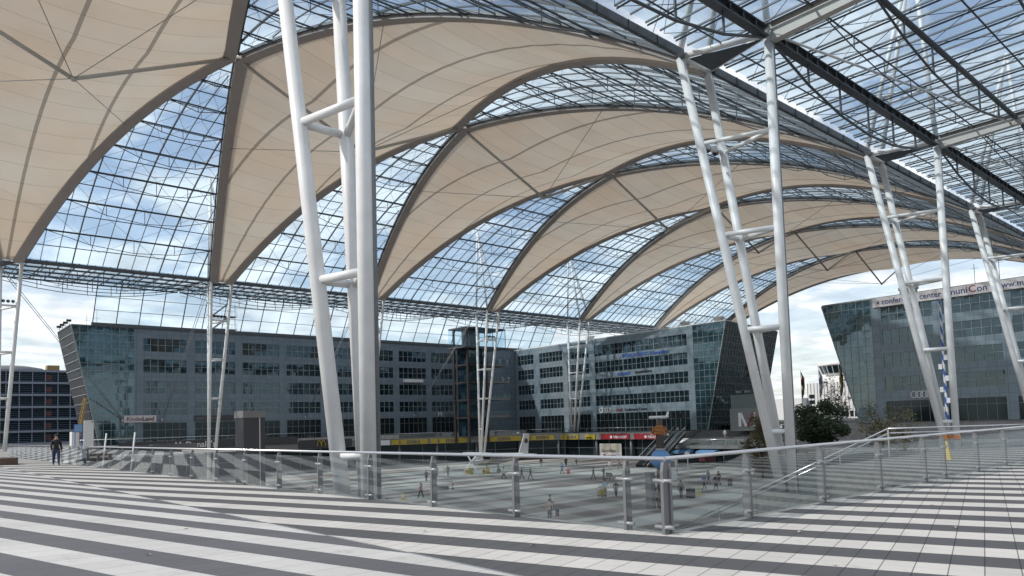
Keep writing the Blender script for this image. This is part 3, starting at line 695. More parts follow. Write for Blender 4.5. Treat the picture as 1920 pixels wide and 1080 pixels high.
# clip the left glazed corner as a trapezium grid
def corner(root, xt, xb, xe, y, z0, z1, ax, nv=16, cell=1.2, glassm='corner_glass'):
    # vertical mullions from xe towards the leaning edge; edge line from (xb,z0) to (xt,z1)
    PT = (lambda s, z: (s, y, z)) if ax == 'x' else (lambda s, z: (y, s, z)); nr = Vector((0, -1, 0)) if ax == 'x' else Vector((-1, 0, 0))
    g = MB(); g.quad(PT(xb, z0), PT(xe, z0), PT(xe, z1), PT(xt, z1)); o = build('corner_glazing', g, glassm, root)
    f = MB(); sgn = 1 if xe > xb else -1; eb = lambda z: xb+(xt-xb)*(z-z0)/(z1-z0)
    s = xe
    while (s-xt)*sgn > 0:
        zlo = z0 if (s-xb)*sgn >= 0 else z0+(z1-z0)*((s-xb)/(xt-xb))
        f.beam(Vector(PT(s, zlo))+nr*.03, Vector(PT(s, z1))+nr*.03, .06, .07, nr); s -= sgn*cell
    for j in range(nv+1):
        z = z0+(z1-z0)*j/nv; f.beam(Vector(PT(eb(z), z))+nr*.035, Vector(PT(xe, z))+nr*.035, .065, .06, nr)
    f.beam(Vector(PT(xb, z0))+nr*.04, Vector(PT(xt, z1))+nr*.04, .16, .1, nr)
    build('mullions', f, 'frame_grey', o)
corner(root, 23.2, 27.5, 32.9, 138, -.1, 20.3, 'x')
gridglass(root, [(27.5, 150, -.1), (27.5, 138, -.1), (23.2, 138, 20.3), (23.2, 150, 20.3)], 18, 14, 'side_glazing', 'side_glass', 'clamp_grey', fin=True, nrm=(-.977, 0, .2), w_=.04)
m = MB(); m.hexa([Vector(p) for p in ((27.6, 138.46, -2), (121.95, 138.46, -2), (121.95, 150, -2), (27.6, 150, -2), (23.4, 138.5, 20.2), (121.95, 138.46, 20.2), (121.95, 150, 20.2), (23.4, 150, 20.2))]); build('body', m, 'dark_fascia', root)
m = MB(); m.box(27.6, 121.9, 138.02, 138.45, -2, -.105); build('plinth', m, 'fascia_grey', root)
m = MB(); m.box(23.3, 122, 138.02, 150, 20.3, 20.45); build('roof', m, 'fascia_grey', root)
for i in range(4):
    m = MB(); y = 139.5+3*i; m.tube((23.2, y, 20.4), (23.2, y, 21.0), .04, 6); m.box(22.8, 23.5, y-.2, y+.2, 21.0, 21.35); build('roof_floodlight', m, 'black', root)
for x, h in ((27, 3.2), (28.6, 4)):
    m = MB(); m.tube((x, 146, 20.4), (x, 146, 20.4+h), .03, 5); m.tube((x-.5, 146, 20.4+h*.6), (x+.5, 146, 20.4+h*.6), .02, 5); build('antenna', m, 'mid_steel', root)

# far building, facade along Y at X=122 seen beyond the forum, leaning glazed right end
root2 = thing('office_building', 'grey office building across the forum end with a dark leaning glass right end', 'building', (124, 108, 0), 'office buildings round the forum')
P2 = lambda s, d, z: (122+d, -s, z)
spn = [(-128.9, -120.9), (-119.2, -112.3), (-110.6, -102.3), (-102.1, -93.8), (-93.6, -85.4)]
spn = [(-137, -131.0)]+spn
facade(root2, P2, spn, (-.8, 3.2), -138.6, -83.9, 20.2, -.8, 'panel_far', (-1, 0, 0))
corner(root2, 76.3, 81.3, 83.9, 122, -.8, 20.2, 'y', nv=16)
gridglass(root2, [(122, 81.3, -.8), (149, 85.3, -.8), (149, 80.3, 20.2), (122, 76.3, 20.2)], 21, 16, 'side_glazing', 'corner_glass', 'mid_steel', nrm=(.14, -.96, -.23))
m = MB(); m.hexa([Vector(p) for p in ((122.5, 81.7, -1), (148.8, 85.6, -1), (148.8, 137.8, -1), (122.5, 137.8, -1), (122.5, 76.8, 20.1), (148.8, 80.7, 20.1), (148.8, 137.8, 20.1), (122.5, 137.8, 20.1))]); build('body', m, 'dark_fascia', root2)
m = MB(); m.hexa([Vector(p) for p in ((122.02, 76.35, 20.2), (149, 80.4, 20.2), (149, 137.8, 20.2), (122.02, 137.8, 20.2), (122.02, 76.35, 20.4), (149, 80.4, 20.4), (149, 137.8, 20.4), (122.02, 137.8, 20.4))]); build('roof', m, 'roof_white', root2)
for y in (113.5, 87, 79): m = MB(); m.lathe((124, y, 20.4), [(.01, 0), (.9, 0), (.9, .7), (1.1, .75), (1.1, 1.0), (.01, 1.1)], 14); build('roof_vent', m, 'roof_white', root2)
# concave glazed corner where the two facades meet
m = MB(); pts = [(121.9-3.2*math.sin(a)*0-(1-math.sin(a))*4.2, 138.0-(1-math.cos(a))*4.2) for a in [R(90*i/6) for i in range(7)]]
# right building with the banner
root3 = thing('office_building', 'grey office building on the right with a lettered banner along its roof edge', 'building', (124, 30, 0), 'office buildings round the forum')
spr = [(-47.7+9.0*i, -47.7+9.0*i+7.6) for i in range(5)]
facade(root3, P2, spr, (.0, 3.4), -49.2, 0, 20.2, 0, 'panel_far', (-1, 0, 0))
corner(root3, 57.4, 52.0, 49.2, 122, 0, 20.2, 'y', nv=16)
gridglass(root3, [(122, 52.0, 0), (150, 48, 0), (150, 53.4, 20.2), (122, 57.4, 20.2)], 21, 16, 'side_glazing', 'corner_glass', 'mid_steel', nrm=(.14, .96, -.23))
m = MB(); m.hexa([Vector(p) for p in ((122.5, 0, -.3), (149, 0, -.3), (149, 47.8, -.3), (122.5, 51.6, -.3), (122.5, 0, 20.1), (149, 0, 20.1), (149, 53, 20.1), (122.5, 56.9, 20.1))]); build('body', m, 'dark_fascia', root3)
m = MB(); m.hexa([Vector(p) for p in ((122.02, 0, 20.2), (149, 0, 20.2), (149, 53, 20.2), (122.02, 57.3, 20.2), (122.02, 0, 20.4), (149, 0, 20.4), (149, 53, 20.4), (122.02, 57.3, 20.4))]); build('roof', m, 'fascia_grey', root3)
m = MB(); m.lathe((124, 44, 20.4), [(.01, 0), (1.3, 0), (1.3, .8), (1.5, .85), (1.5, 1.2), (.01, 1.3)], 14); build('roof_vent', m, 'roof_white', root3)
for y, h in ((39, 3), (34.6, 3.2), (31.4, 3.6)):
    m = MB(); m.tube((124, y, 20.4), (124, y, 20.4+h), .04, 5); m.tube((124, y-.6, 20.4+h*.8), (124, y+.4, 20.4+h*.8), .025, 5); build('antenna', m, 'mid_steel', root3)
# banner
bn = MB(); bn.box(121.78, 121.94, 26.0, 48.8, 18.75, 20.25)
ban = single('banner', bn, 'pink_sign', 'long pale banner with blue conference center lettering on the roof edge', 'banner', (121.9, 37, 19.5))
RT = (0, -1, 0); UP = (0, 0, 1); NB = (-1, 0, 0)
def sign_text(parent, body, size, x, y, z, m, right=RT, nrm=NB, name='lettering', stretch=1.0, bold=0, depth=.04): return build(name, text_mb(body, size, (x, y, z), right, UP, nrm, depth, stretch=stretch, bold=bold), m, parent)
m = MB(); m.add([(121.75, 48.2, 19.45), (121.75, 47.8, 19.7), (121.75, 47.8, 19.2), (121.72, 48.2, 19.45), (121.72, 47.8, 19.7), (121.72, 47.8, 19.2)], ((0, 1, 2), (5, 4, 3), (0, 3, 4, 1), (1, 4, 5, 2), (2, 5, 3, 0))); build('arrow', m, 'navy', ban)
sign_text(ban, 'conference center', 1.25, 121.77, 47.4, 19.12, 'navy', stretch=.95)
sign_text(ban, 'muni', 1.35, 121.77, 37.7, 19.12, 'navy', stretch=1.0)
sign_text(ban, 'C', 1.5, 121.77, 34.95, 19.12, 'red', stretch=1.0)
sign_text(ban, 'on', 1.35, 121.77, 33.85, 19.12, 'navy', stretch=1.0)
sign_text(ban, 'www.municon.de', 1.25, 121.77, 31.5, 19.12, 'navy', stretch=.9)

def rings(parent_label, x, y, z, r, th, m, cat='emblem'):
    mb = MB()
    for i in range(4):
        c = Vector((x, y-i*r*1.45, z)); pts = [c+Vector((-(i % 2)*.03, math.cos(a)*r, math.sin(a)*r)) for a in [2*PI*q/18 for q in range(19)]]
        mb.path(pts, th, 6)
    return single('ring_emblem', mb, m, parent_label, 'emblem', (x, y-r*2, z))
rings('four pale interlinked rings on the wall of the banner building', 121.9, 43.4, 4.25, .5, .09, 'white_sign')
rings('four bright interlinked rings left of the conference center lettering on the far building', 121.88, 108.9, 3.95, .5, .1, 'white_sign')
rings('four thin dark rings on the shopfront glass left of the leaning glass end', 122.0, 89.0, 2.2, .55, .05, 'black')
mb = text_mb('Audi', .95, (121.95, 104.6, 3.62), RT, UP, NB, .06); o = single('shop_lettering', mb, 'red', 'small red lettering in front of Conference Center on the far building', 'sign', (121.9, 104, 3.6))
mb = text_mb('Conference Center', .85, (121.95, 102.2, 3.62), RT, UP, NB, .06, stretch=.92); single('shop_lettering', mb, 'black', 'black Conference Center lettering on the far building above the shops', 'sign', (121.9, 99, 3.6))
mb = text_mb('WORLD EVENTS & Incentives', 1.15, (121.95, 102.3, 15.25), RT, UP, NB, .06, stretch=.85, bold=.015); single('facade_lettering', mb, 'blue_sign', 'blue company lettering high on the far building facade', 'sign', (121.9, 97, 15.3))
mb = text_mb('connect', 1.15, (121.95, 103.9, 11.5), RT, UP, NB, .06, bold=.015); single('facade_lettering', mb, 'blue_sign', 'short blue lettering on the far building one storey below the long blue line', 'sign', (121.9, 101, 11.5))
mb = text_mb('conventions', .95, (121.95, 99.0, 11.6), RT, UP, NB, .06); single('facade_lettering', mb, 'black', 'black lettering right of the short blue word on the far building', 'sign', (121.9, 96, 11.5))
# signs on the left building
RX_ = (1, 0, 0); NY = (0, -1, 0)
mb = MB(); mb.box(31.2, 36.4, 137.7, 137.94, 3.75, 4.95); o = single('shop_sign', mb, 'pink_sign', 'pale KinderLand shop sign with dark letters on the left building', 'shop sign', (33.8, 137.8, 4.3))
sign_text(o, 'Kinder', 1.0, 31.6, 137.7, 4.02, 'dark_red_text', RX_, NY, stretch=.95); sign_text(o, 'Land', 1.0, 34.1, 137.7, 4.02, 'dark_red_text', RX_, NY, bold=.02)
mb = MB(); mb.box(42.9, 50.1, 137.7, 137.94, 3.8, 4.8); o = single('shop_sign', mb, 'dark_fascia', 'dark shop sign with faint letters left of the black tower block', 'shop sign', (46, 137.8, 4.3))
sign_text(o, 'BODY & MIND', .6, 43.3, 137.7, 4.05, 'fascia_grey', RX_, NY)
mb = MB(); mb.box(88, 93, 137.1, 137.9, 11.6, 12.3); single('facade_blind', mb, 'roof_white', 'white box blind above a window of the left building', 'blind', (90, 137.5, 12))
mb = text_mb('M', 1.5, (97.4, 137.95, 3.75), RX_, UP, NY, .08, bold=.03); single('facade_lettering', mb, 'white_sign', 'white letter M on the left building near the lift tower', 'sign', (98, 137.9, 3.8))
mb = text_mb('Forum', .9, (99.6, 137.95, 3.85), RX_, UP, NY, .06); single('facade_lettering', mb, 'mid_steel', 'small grey Forum lettering beside the white M on the left building', 'sign', (101, 137.9, 3.8))

# ------------------------------------------------------------------ gallery around the far end of the forum: deck, fascia, shopfronts
poly = [(24, 136.2), (80, 136.2), (97, 126.0), (107.5, 120.0), (113.2, 113.0), (113.2, 83.0)]
deck = poly+[(126, 83.0), (126, 150), (24, 150)]
root = thing('gallery', 'grey gallery deck with glass balustrade above the row of shops', 'gallery', (90, 128, ZF))
m = MB(); m.prism(deck, -2.3, -.95); build('deck_slab', m, 'fascia_grey', root)
m = MB(); m.prism([(24, 136.1), (80, 136.1), (84, 133.6), (84, 150), (24, 150)], -.94, -.11); build('deck_top', m, 'concrete', root)
gl = MB(); rail = MB(); postm = MB()
pp = [(24, 136.2, -.1), (78, 136.2, -.1)]; 
for a, b, z in [((24, 136.25), (80, 136.25), -.1), ((80.2, 136.1), (97, 126.1), -.95), ((97, 126.1), (107.5, 120.1), -.95), ((107.5, 120.1), (113.3, 113), -.95), ((113.3, 113), (113.3, 86.3), -.95)]:
    A = Vector((*a, z)); B = Vector((*b, z)); gl.quad(A+Vector((0, 0, .05)), B+Vector((0, 0, .05)), B+Vector((0, 0, .98)), A+Vector((0, 0, .98))); rail.tube(A+Vector((0, 0, 1.05)), B+Vector((0, 0, 1.05)), .045, 8)
    n = max(1, int((B-A).length/2.4))
    for i in range(n+1): p = A+(B-A)*i/n; postm.beam(p, p+Vector((0, 0, 1.02)), .06, .06)
build('balustrade_glass', gl, 'rail_glass', root); build('balustrade_handrail', rail, 'stainless', root); build('balustrade_posts', postm, 'post_grey', root)
# recessed shopfronts
off = [(24, 137.4), (80.5, 137.4), (97.8, 127.2), (108.4, 121.1), (114.6, 113.6), (114.6, 83.0)]
for i, (a, b) in enumerate(zip(off, off[1:])):
    A = Vector((*a, 0)); B = Vector((*b, 0)); n = max(2, int((B-A).length/4.2)); nr = Vector(((B-A).y, -(B-A).x, 0)).normalized()
    g = MB(); g.quad(A+Vector((0, 0, ZF)), B+Vector((0, 0, ZF)), B+Vector((0, 0, -2.3)), A+Vector((0, 0, -2.3))); so = build('shopfront', g, 'shop_dark', root)
    f = MB()
    for q in range(n+1): p = A+(B-A)*q/n+nr*.06; f.beam(p+Vector((0, 0, ZF)), p+Vector((0, 0, -2.3)), .12, .1, nr)
    f.beam(A+nr*.06+Vector((0, 0, ZF+2.4)), B+nr*.06+Vector((0, 0, ZF+2.4)), .1, .1, nr); f.beam(A+nr*.06+Vector((0, 0, ZF+.1)), B+nr*.06+Vector((0, 0, ZF+.1)), .1, .2, nr)
    build('frame', f, 'mid_steel', so)
for x, y in ((84, 134.2), (91, 130), (98.5, 125.6), (107, 120.8), (112.6, 114), (113.4, 103.4), (113.4, 94), (113.4, 84)):
    m = MB(); m.tube((x+.4, y-.0, ZF), (x+.4, y, -2.3), .28, 12); build('column', m, 'mid_steel', root)

def band_sign(a, b, z0, z1, m, label, texts, txtm, size, up=0):
    A = Vector((*a, 0)); B = Vector((*b, 0)); d = (B-A).normalized(); nr = Vector((d.y, -d.x, 0)); A = A+nr*.06; B = B+nr*.06
    mb = MB(); q = [A, B, B+nr*.12, A+nr*.12]; mb.hexa([p+Vector((0, 0, z0)) for p in reversed(q)]+[p+Vector((0, 0, z1)) for p in reversed(q)])
    o = single('shop_sign', mb, m, label, 'shop sign', (A+B)/2+Vector((0, 0, z0)))
    for frac, tx, tm, sz in texts:
        p = A+(B-A)*frac+nr*.125+Vector((0, 0, z0+.2)); build('lettering', text_mb(tx, sz, p, d, UP, nr, .04, bold=.015), tm, o)
    return o
def alongp(a, b, t0, t1):
    A = Vector(a); B = Vector(b); return tuple(A+(B-A)*t0), tuple(A+(B-A)*t1)
ed = [(0, 'E', 'navy', 1.15), ]
segs = [((80, 136.2), (97, 126.0), .16, .55, 'yellow EDEKA sign farthest left, next to the plain white sign band'),
        ((80, 136.2), (97, 126.0), .58, .98, 'second yellow EDEKA sign from the left, right of the big mast'),
        ((97, 126.0), (107.5, 120.0), .22, .98, 'middle yellow EDEKA sign, right behind the display aircraft mast'),
        ((107.5, 120.0), (113.2, 113.0), .04, .80, 'fourth yellow EDEKA sign from the left, over the aircraft tail side'),
        ((113.2, 113.0), (113.2, 83.0), -.03, .17, 'short yellow EDEKA sign farthest right in the row')]
for a, b, t0, t1, lab in segs:
    q0, q1 = alongp(a, b, t0, t1); band_sign(q0, q1, -2.25, -1.2, 'yellow', lab, [(.2, 'E', 'navy', .95), (.42, 'EDEKA', 'navy', .95)], 'navy', 1)
q0, q1 = alongp((80, 136.2), (97, 126.0), -.12, .14); band_sign(q0, q1, -2.25, -1.2, 'white_sign', 'plain whitish sign band left of the first yellow sign', [], 'navy', 1)
q0, q1 = alongp((113.2, 113), (113.2, 83.0), .235, .33); band_sign(q0, q1, -2.25, -1.2, 'yellow', 'small square yellow sign between the supermarket signs and the red signs', [(.1, 'Getränke', 'black', .45)], 'black', 1)
q0, q1 = alongp((113.2, 113), (113.2, 83.0), .385, .64); band_sign(q0, q1, -2.25, -1.15, 'red', 'left dark red FAN-SHOP sign with white letters', [(.33, '\u25cf FAN-SHOP', 'white_sign', .75)], 'white_sign', 1)
q0, q1 = alongp((113.2, 113), (113.2, 83.0), .68, .94); band_sign(q0, q1, -2.25, -1.15, 'red', 'right dark red FAN-SHOP sign beside the escalator', [(.33, '\u25cf FAN-SHOP', 'white_sign', .75)], 'white_sign', 1)
band_sign((30, 136.2), (62, 136.2), -1.15, .35, 'dark_fascia', 'dark burger restaurant fascia with white McDonald\'s letters behind the railing', [(.28, "McDonald's", 'white_sign', 1.5)], 'white_sign', 1)
q = band_sign((62.2, 136.2), (74, 136.2), -2.2, -.5, 'dark_fascia', 'black fascia with a yellow m emblem left of the big mast', [], 'yellow', 1)
mb = MB()
for sx in (-.45, .45): mb.path([Vector((67+sx+.45*math.cos(a), 135.9, -1.95+1.3*math.sin(a))) for a in [PI*i/10 for i in range(11)]], .09, 6)
build('emblem', mb, 'yellow', q)
# poster with red lettering
mb = MB(); mb.box(113.95, 114.1, 96.8, 102.7, ZF+.1, -3.2); o = single('poster', mb, 'white_sign', 'large pale poster with red writing on the shopfront under the left red sign', 'poster', (114, 100, ZF))
mb = MB(); mb.box(113.9, 113.94, 97, 102.5, -4.9, -3.3); build('picture', mb, 'beige', o)
sign_text(o, 'Die größten', .95, 113.94, 102.2, -5.0+.02, 'red', stretch=.85, bold=.02); sign_text(o, 'Momente', .95, 113.94, 101.8, -6.0, 'red', stretch=.95, bold=.02)

# terrace in front of the leaning end, stair, lower shops
root = thing('terrace', 'lower terrace with glass rail over blue shop awnings right of the escalator', 'terrace', (112, 73, ZF))
m = MB(); m.box(110, 126, 64.6, 82.8, -3.9, -3.35); build('slab', m, 'fascia_grey', root)
m = MB(); m.box(122.2, 140, 62, 82.8, -3.3, -.95); m.box(114, 126, 62, 64.6, ZF, -.95); build('upper_slab', m, 'concrete', root)
m = MB()
for i in range(14): m.box(114+i*.57, 114+(i+1)*.57+(0 if i < 13 else .2), 65, 82.6, -3.34, -3.34+(i+1)*.17)
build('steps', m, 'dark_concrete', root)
g = MB(); g.quad((110.05, 65, -3.3), (110.05, 82.4, -3.3), (110.05, 82.4, -2.3), (110.05, 65, -2.3)); build('balustrade_glass', g, 'rail_glass', root)
m = MB(); m.tube((110.05, 64.8, -2.25), (110.05, 82.6, -2.25), .045, 8)
for i in range(8): y = 65+17.4*i/7; m.beam((110.05, y, -3.3), (110.05, y, -2.3), .06, .06)
m.tube((110.05, 64.8, -2.25), (112.5, 60.5, -5.4), .045, 8)
build('balustrade_handrail', m, 'stainless', root)
g = MB(); g.quad((111, 82.6, ZF), (111, 60, ZF), (111, 60, -3.9), (111, 82.6, -3.9)); so = build('shopfront', g, 'shop_dark', root)
m = MB()
for i in range(7): y = 60+22*i/6; m.box(110.88, 110.97, y-.05, y+.05, ZF, -3.91)
build('frame', m, 'mid_steel', so)
for y0, y1 in ((77, 80.4), (71.7, 75.4)):
    m = MB(); m.hexa([Vector(p) for p in ((108.9, y0, -4.75), (110.85, y0, -4.45), (110.85, y1, -4.45), (108.9, y1, -4.75), (108.9, y0, -4.35), (110.85, y0, -4.0), (110.85, y1, -4.0), (108.9, y1, -4.35))]); build('awning', m, 'awning_blue', root)
m = MB(); m.box(110.75, 110.86, 72.5, 76, -6.2, -5.2); ls = build('light_sign', m, 'dark_red_text', root); build('lettering', text_mb('BISTRO', .8, (110.75, 75.7, -6.0), RT, UP, NB, .03), 'red', ls)
# wide stair rising behind the trees at the right of the terrace
m = MB()
for i in range(22): m.box(92+i*.8, 92+(i+1)*.8, 52, 61.8, ZF, ZF+(i+1)*.17)
single('wide_stair', m, 'concrete', 'wide concrete stair climbing from the forum right of the terrace', 'stair', (100, 57, ZF))

# glass enclosed lift tower in the building corner
root = thing('lift_tower', 'dark steel lift tower with a glass cabin on top in the corner of the buildings', 'lift tower', (99, 122.5, -.95))
m = MB()
for x, y in ((94.4, 122.2), (99.6, 122.2), (94.4, 127), (99.6, 127)): m.box(x-.2, x+.2, y-.2, y+.2, -2.2, 22.3)
for z in (3, 6.8, 10.6, 14.4, 18.2): m.box(94.8, 99.2, 122, 122.3, z, z+.3); m.box(94.2, 94.5, 122.6, 126.6, z, z+.3)
build('frame', m, 'tower_brown', root)
m = MB(); m.box(95, 99, 122.8, 126.6, -.9, 18.0); build('shaft', m, 'window_glass', root)
m = MB(); m.box(96, 98.6, 123.4, 126.2, 18.46, 22.28); build('cabin_core', m, 'green_metal', root)
for z in (3.1, 6.9, 10.7, 14.5):
    m = MB(); m.box(100.0, 106.5, 122.5, 129, z, z+.4); build('gallery_slab', m, 'fascia_grey', root)
    m = MB(); m.box(100.0, 106.5, 122.45, 122.49, z+.4, z+1.5); build('gallery_glass', m, 'rail_glass', root)
m = MB(); m.box(92.6, 104, 120.4, 126.8, 18.1, 18.45); m.box(92.8, 104, 120.6, 126.8, 22.3, 22.6); build('cabin_floor_and_roof', m, 'dark_steel', root)
m = MB(); m.box(92.7, 103.9, 120.5, 126.7, 18.46, 22.29); cg = build('cabin_glass', m, 'screen_glass', root)
m = MB()
for x in (92.8, 96.4, 100.2, 103.8): m.box(x-.06, x+.06, 120.42, 120.5, 18.46, 22.29)
build('mullions', m, 'dark_steel', cg)

# escalator pair
root = thing('escalator', 'pair of escalators with glass sides going up to the gallery by the red signs', 'escalator', (103, 77, ZF))
for y0 in (83.2, 80.6):
    a = Vector((97.0, y0-4.6, ZF)); b = Vector((112.4, y0, -.95))
    m = MB(); m.beam(a+Vector((0, 0, .1)), b+Vector((0, 0, -.35)), 1.2, .7); build('truss', m, 'black', root)
    for s_ in (-.62, .62):
        sv = Vector((-.28*s_, s_, 0)); g = MB(); g.quad(a+sv+Vector((0, 0, .3)), b+sv+Vector((0, 0, .0)), b+sv+Vector((0, 0, 1.0)), a+sv+Vector((0, 0, 1.25))); build('side_glass', g, 'rail_glass', root)
        m = MB(); m.tube(a+sv+Vector((0, 0, 1.25)), b+sv+Vector((0, 0, 1.0)), .08, 8); m.beam(a+sv+Vector((0, 0, .3)), b+sv, .18, .16); build('handrail', m, 'stainless', root)

# black and grey tower block on the forum in front of the left building
m = MB(); m.box(35.8, 38.7, 95, 98, ZF, 3.4); o = single('service_block', m, 'dark_fascia', 'tall black service block with a grey cap in front of the left building', 'tower block', (37, 96, ZF))
m = MB(); m.box(35.7, 38.8, 94.9, 98.1, 3.41, 4.35); build('cap', m, 'fascia_grey', o); m = MB(); m.box(37.9, 38.0, 94.93, 94.99, ZF, 3.4); build('joint', m, 'white_sign', o)

# letter cube
m = MB(); m.box(117, 121.5, 66.6, 73.2, -.95, 3.1); o = single('letter_cube', m, 'mid_steel', 'grey cube with a big white M whose one stroke is red', 'kiosk', (118, 70, -.95))
m = MB(); X = 116.93
def bar(mb, y0, z0, y1, z1, wd, x0=X, x1=116.98):
    mb.hexa([Vector(p) for p in ((x0, y0+wd/2, z0), (x1, y0+wd/2, z0), (x1, y0-wd/2, z0), (x0, y0-wd/2, z0), (x0, y1+wd/2, z1), (x1, y1+wd/2, z1), (x1, y1-wd/2, z1), (x0, y1-wd/2, z1))])
bar(m, 71.2, -.2, 71.2, 2.3, .55); bar(m, 68.3, -.2, 68.3, 2.3, .55); m2 = MB(); bar(m2, 69.9, -.2, 71.0, 2.3, .55, X-.012, 116.924); build('white_strokes', m, 'white_sign', o); build('white_diagonal', m2, 'white_sign', o)
m = MB(); bar(m, 69.7, -.2, 68.5, 2.3, .36, X-.04, X-.016); build('red_stroke', m, 'red', o)
m = MB(); m.box(117.2, 121.4, 66.8, 73, 3.11, 5.6); build('upper_box', m, 'green_metal', o)
for y in (71.4, 69.6): m = MB(); m.tube((117.4, y, 5.6), (117.4, y, 5.9), .05, 6); m.box(117.0, 117.7, y-.4, y+.4, 5.9, 6.3); build('floodlight', m, 'mid_steel', o)

# ------------------------------------------------------------------ background: louvred car park, terminal, flags
root = thing('car_park', 'dark car park building with horizontal louvres at the far left', 'building', (15, 216, 0))
m = MB(); m.box(-60, 60, 216, 240, -.1, 18.6); build('body', m, 'shop_dark', root)
m = MB()
for z in [3.05*i for i in range(0, 7)]: m.box(-60, 60, 215.2, 215.9, z-.1, z+.45)
for i in range(44): x = -60+2.75*i; m.box(x-.09, x+.09, 215.3, 215.85, 0, 18.7)
build('frame', m, 'louvre_grey', root)
m = MB()
for f in range(6):
    for q in range(5): z = 3.05*f+.75+q*.48; m.beam((-60, 215.6, z), (60, 215.6, z), .16, .05, (0, -.6, 1))
build('louvres', m, 'louvre_blue', root)
for f in range(6):
    m = MB(); z = 3.05*f; m.box(30.6, 32.2, 215.92, 215.98, z+.9, z+2.3); build('orange_panel', m, 'dull_orange', root)
m = MB(); m.lathe((24.5, 224, 18.6), [(7.5, 0), (7, .9), (4, 1.5), (.01, 1.6)], 20); build('roof_dome', m, 'mid_steel', root)
m = MB(); m.box(31.5, 34.2, 218, 221, 18.6, 20.2); build('roof_box', m, 'ochre', root)
root = thing('terminal_building', 'white ribbed terminal building with a control tower between the two office buildings', 'building', (262, 118, 0))
m = MB(); m.box(250, 290, 105, 124.5, -.2, 12.8); m.box(246, 290, 124.6, 150, -.2, 7.6); build('hall', m, 'roof_white', root)
m = MB()
for i in range(17): y = 105+19.4*i/16; m.box(249.9, 249.98, y-.09, y+.09, 3, 12.7)
build('ribs', m, 'fascia_grey', root)
for z in (1.6, 3.4, 5.4, 7.4): m = MB(); m.box(249.85, 249.95, 121.9, 123.9, z, z+1.3); build('window', m, 'shop_dark', root)
for i in range(4): m = MB(); m.box(249.85, 249.95, 107+i*1.6, 108.1+i*1.6, .6, 2.6); build('window', m, 'shop_dark', root)
m = MB(); m.lathe((258, 115, 12.6), [(8, 0), (8, 2.2), (6, 2.3), (6, 3.2), (7.2, 3.3)], 8); m.lathe((258, 115, 12.6), [(8.3, 6.0), (8.7, 6.1), (8.7, 7), (6, 7.2), (.01, 7.3)], 8); build('tower', m, 'roof_white', root)
m = MB(); m.lathe((258, 115, 12.6), [(7.1, 3.3), (8.2, 6.0)], 8); tw = build('tower_windows', m, 'window_glass', root)
m = MB()
for i in range(24):
    a = 2*PI*i/24; m.beam((258+7.15*math.cos(a), 115+7.15*math.sin(a), 15.9), (258+8.25*math.cos(a), 115+8.25*math.sin(a), 18.6), .18, .18)
build('mullions', m, 'roof_white', tw)
for i, (y, cs, lab) in enumerate(((88.1, ('navy',), 'dark blue flag farthest left'), (83.6, ('black', 'red', 'yellow'), 'black red and gold flag'), (79.2, ('awning_blue', 'white_sign'), 'light blue and white flag in front of the white terminal'), (74.4, ('yellow', 'black'), 'black and yellow flag nearest the banner building'))):
    root = thing('flagpole', 'white pole with a limp '+lab, 'flag', (165, y, 0), 'flagpoles before the terminal')
    m = MB(); m.tube((165, y, -.02), (165, y, 12.2), .09, 8, .05); build('pole', m, 'roof_white', root)
    mb = MB(); n = len(cs); cols = 12; rows_ = 14
    for c_ in range(n):
        mb.cm = c_; vs = []
        for r_ in range(rows_+1):
            for q in range(3):
                t = (c_+q/2)/n; zz2 = 11.9-6*r_/rows_; wv = .85*t*(.25+.75*math.sin(PI*min(1, r_/rows_+.12)))
                vs.append((165+.15*math.sin(r_*.8+t*6), y-.08-wv+.06*math.sin(r_*1.3+t*9), zz2-.8*t))
        mb.add(vs, [(r_*3+q, r_*3+q+1, r_*3+q+4, r_*3+q+3) for r_ in range(rows_) for q in range(2)], True)
    build('flag', mb, list(cs), root)
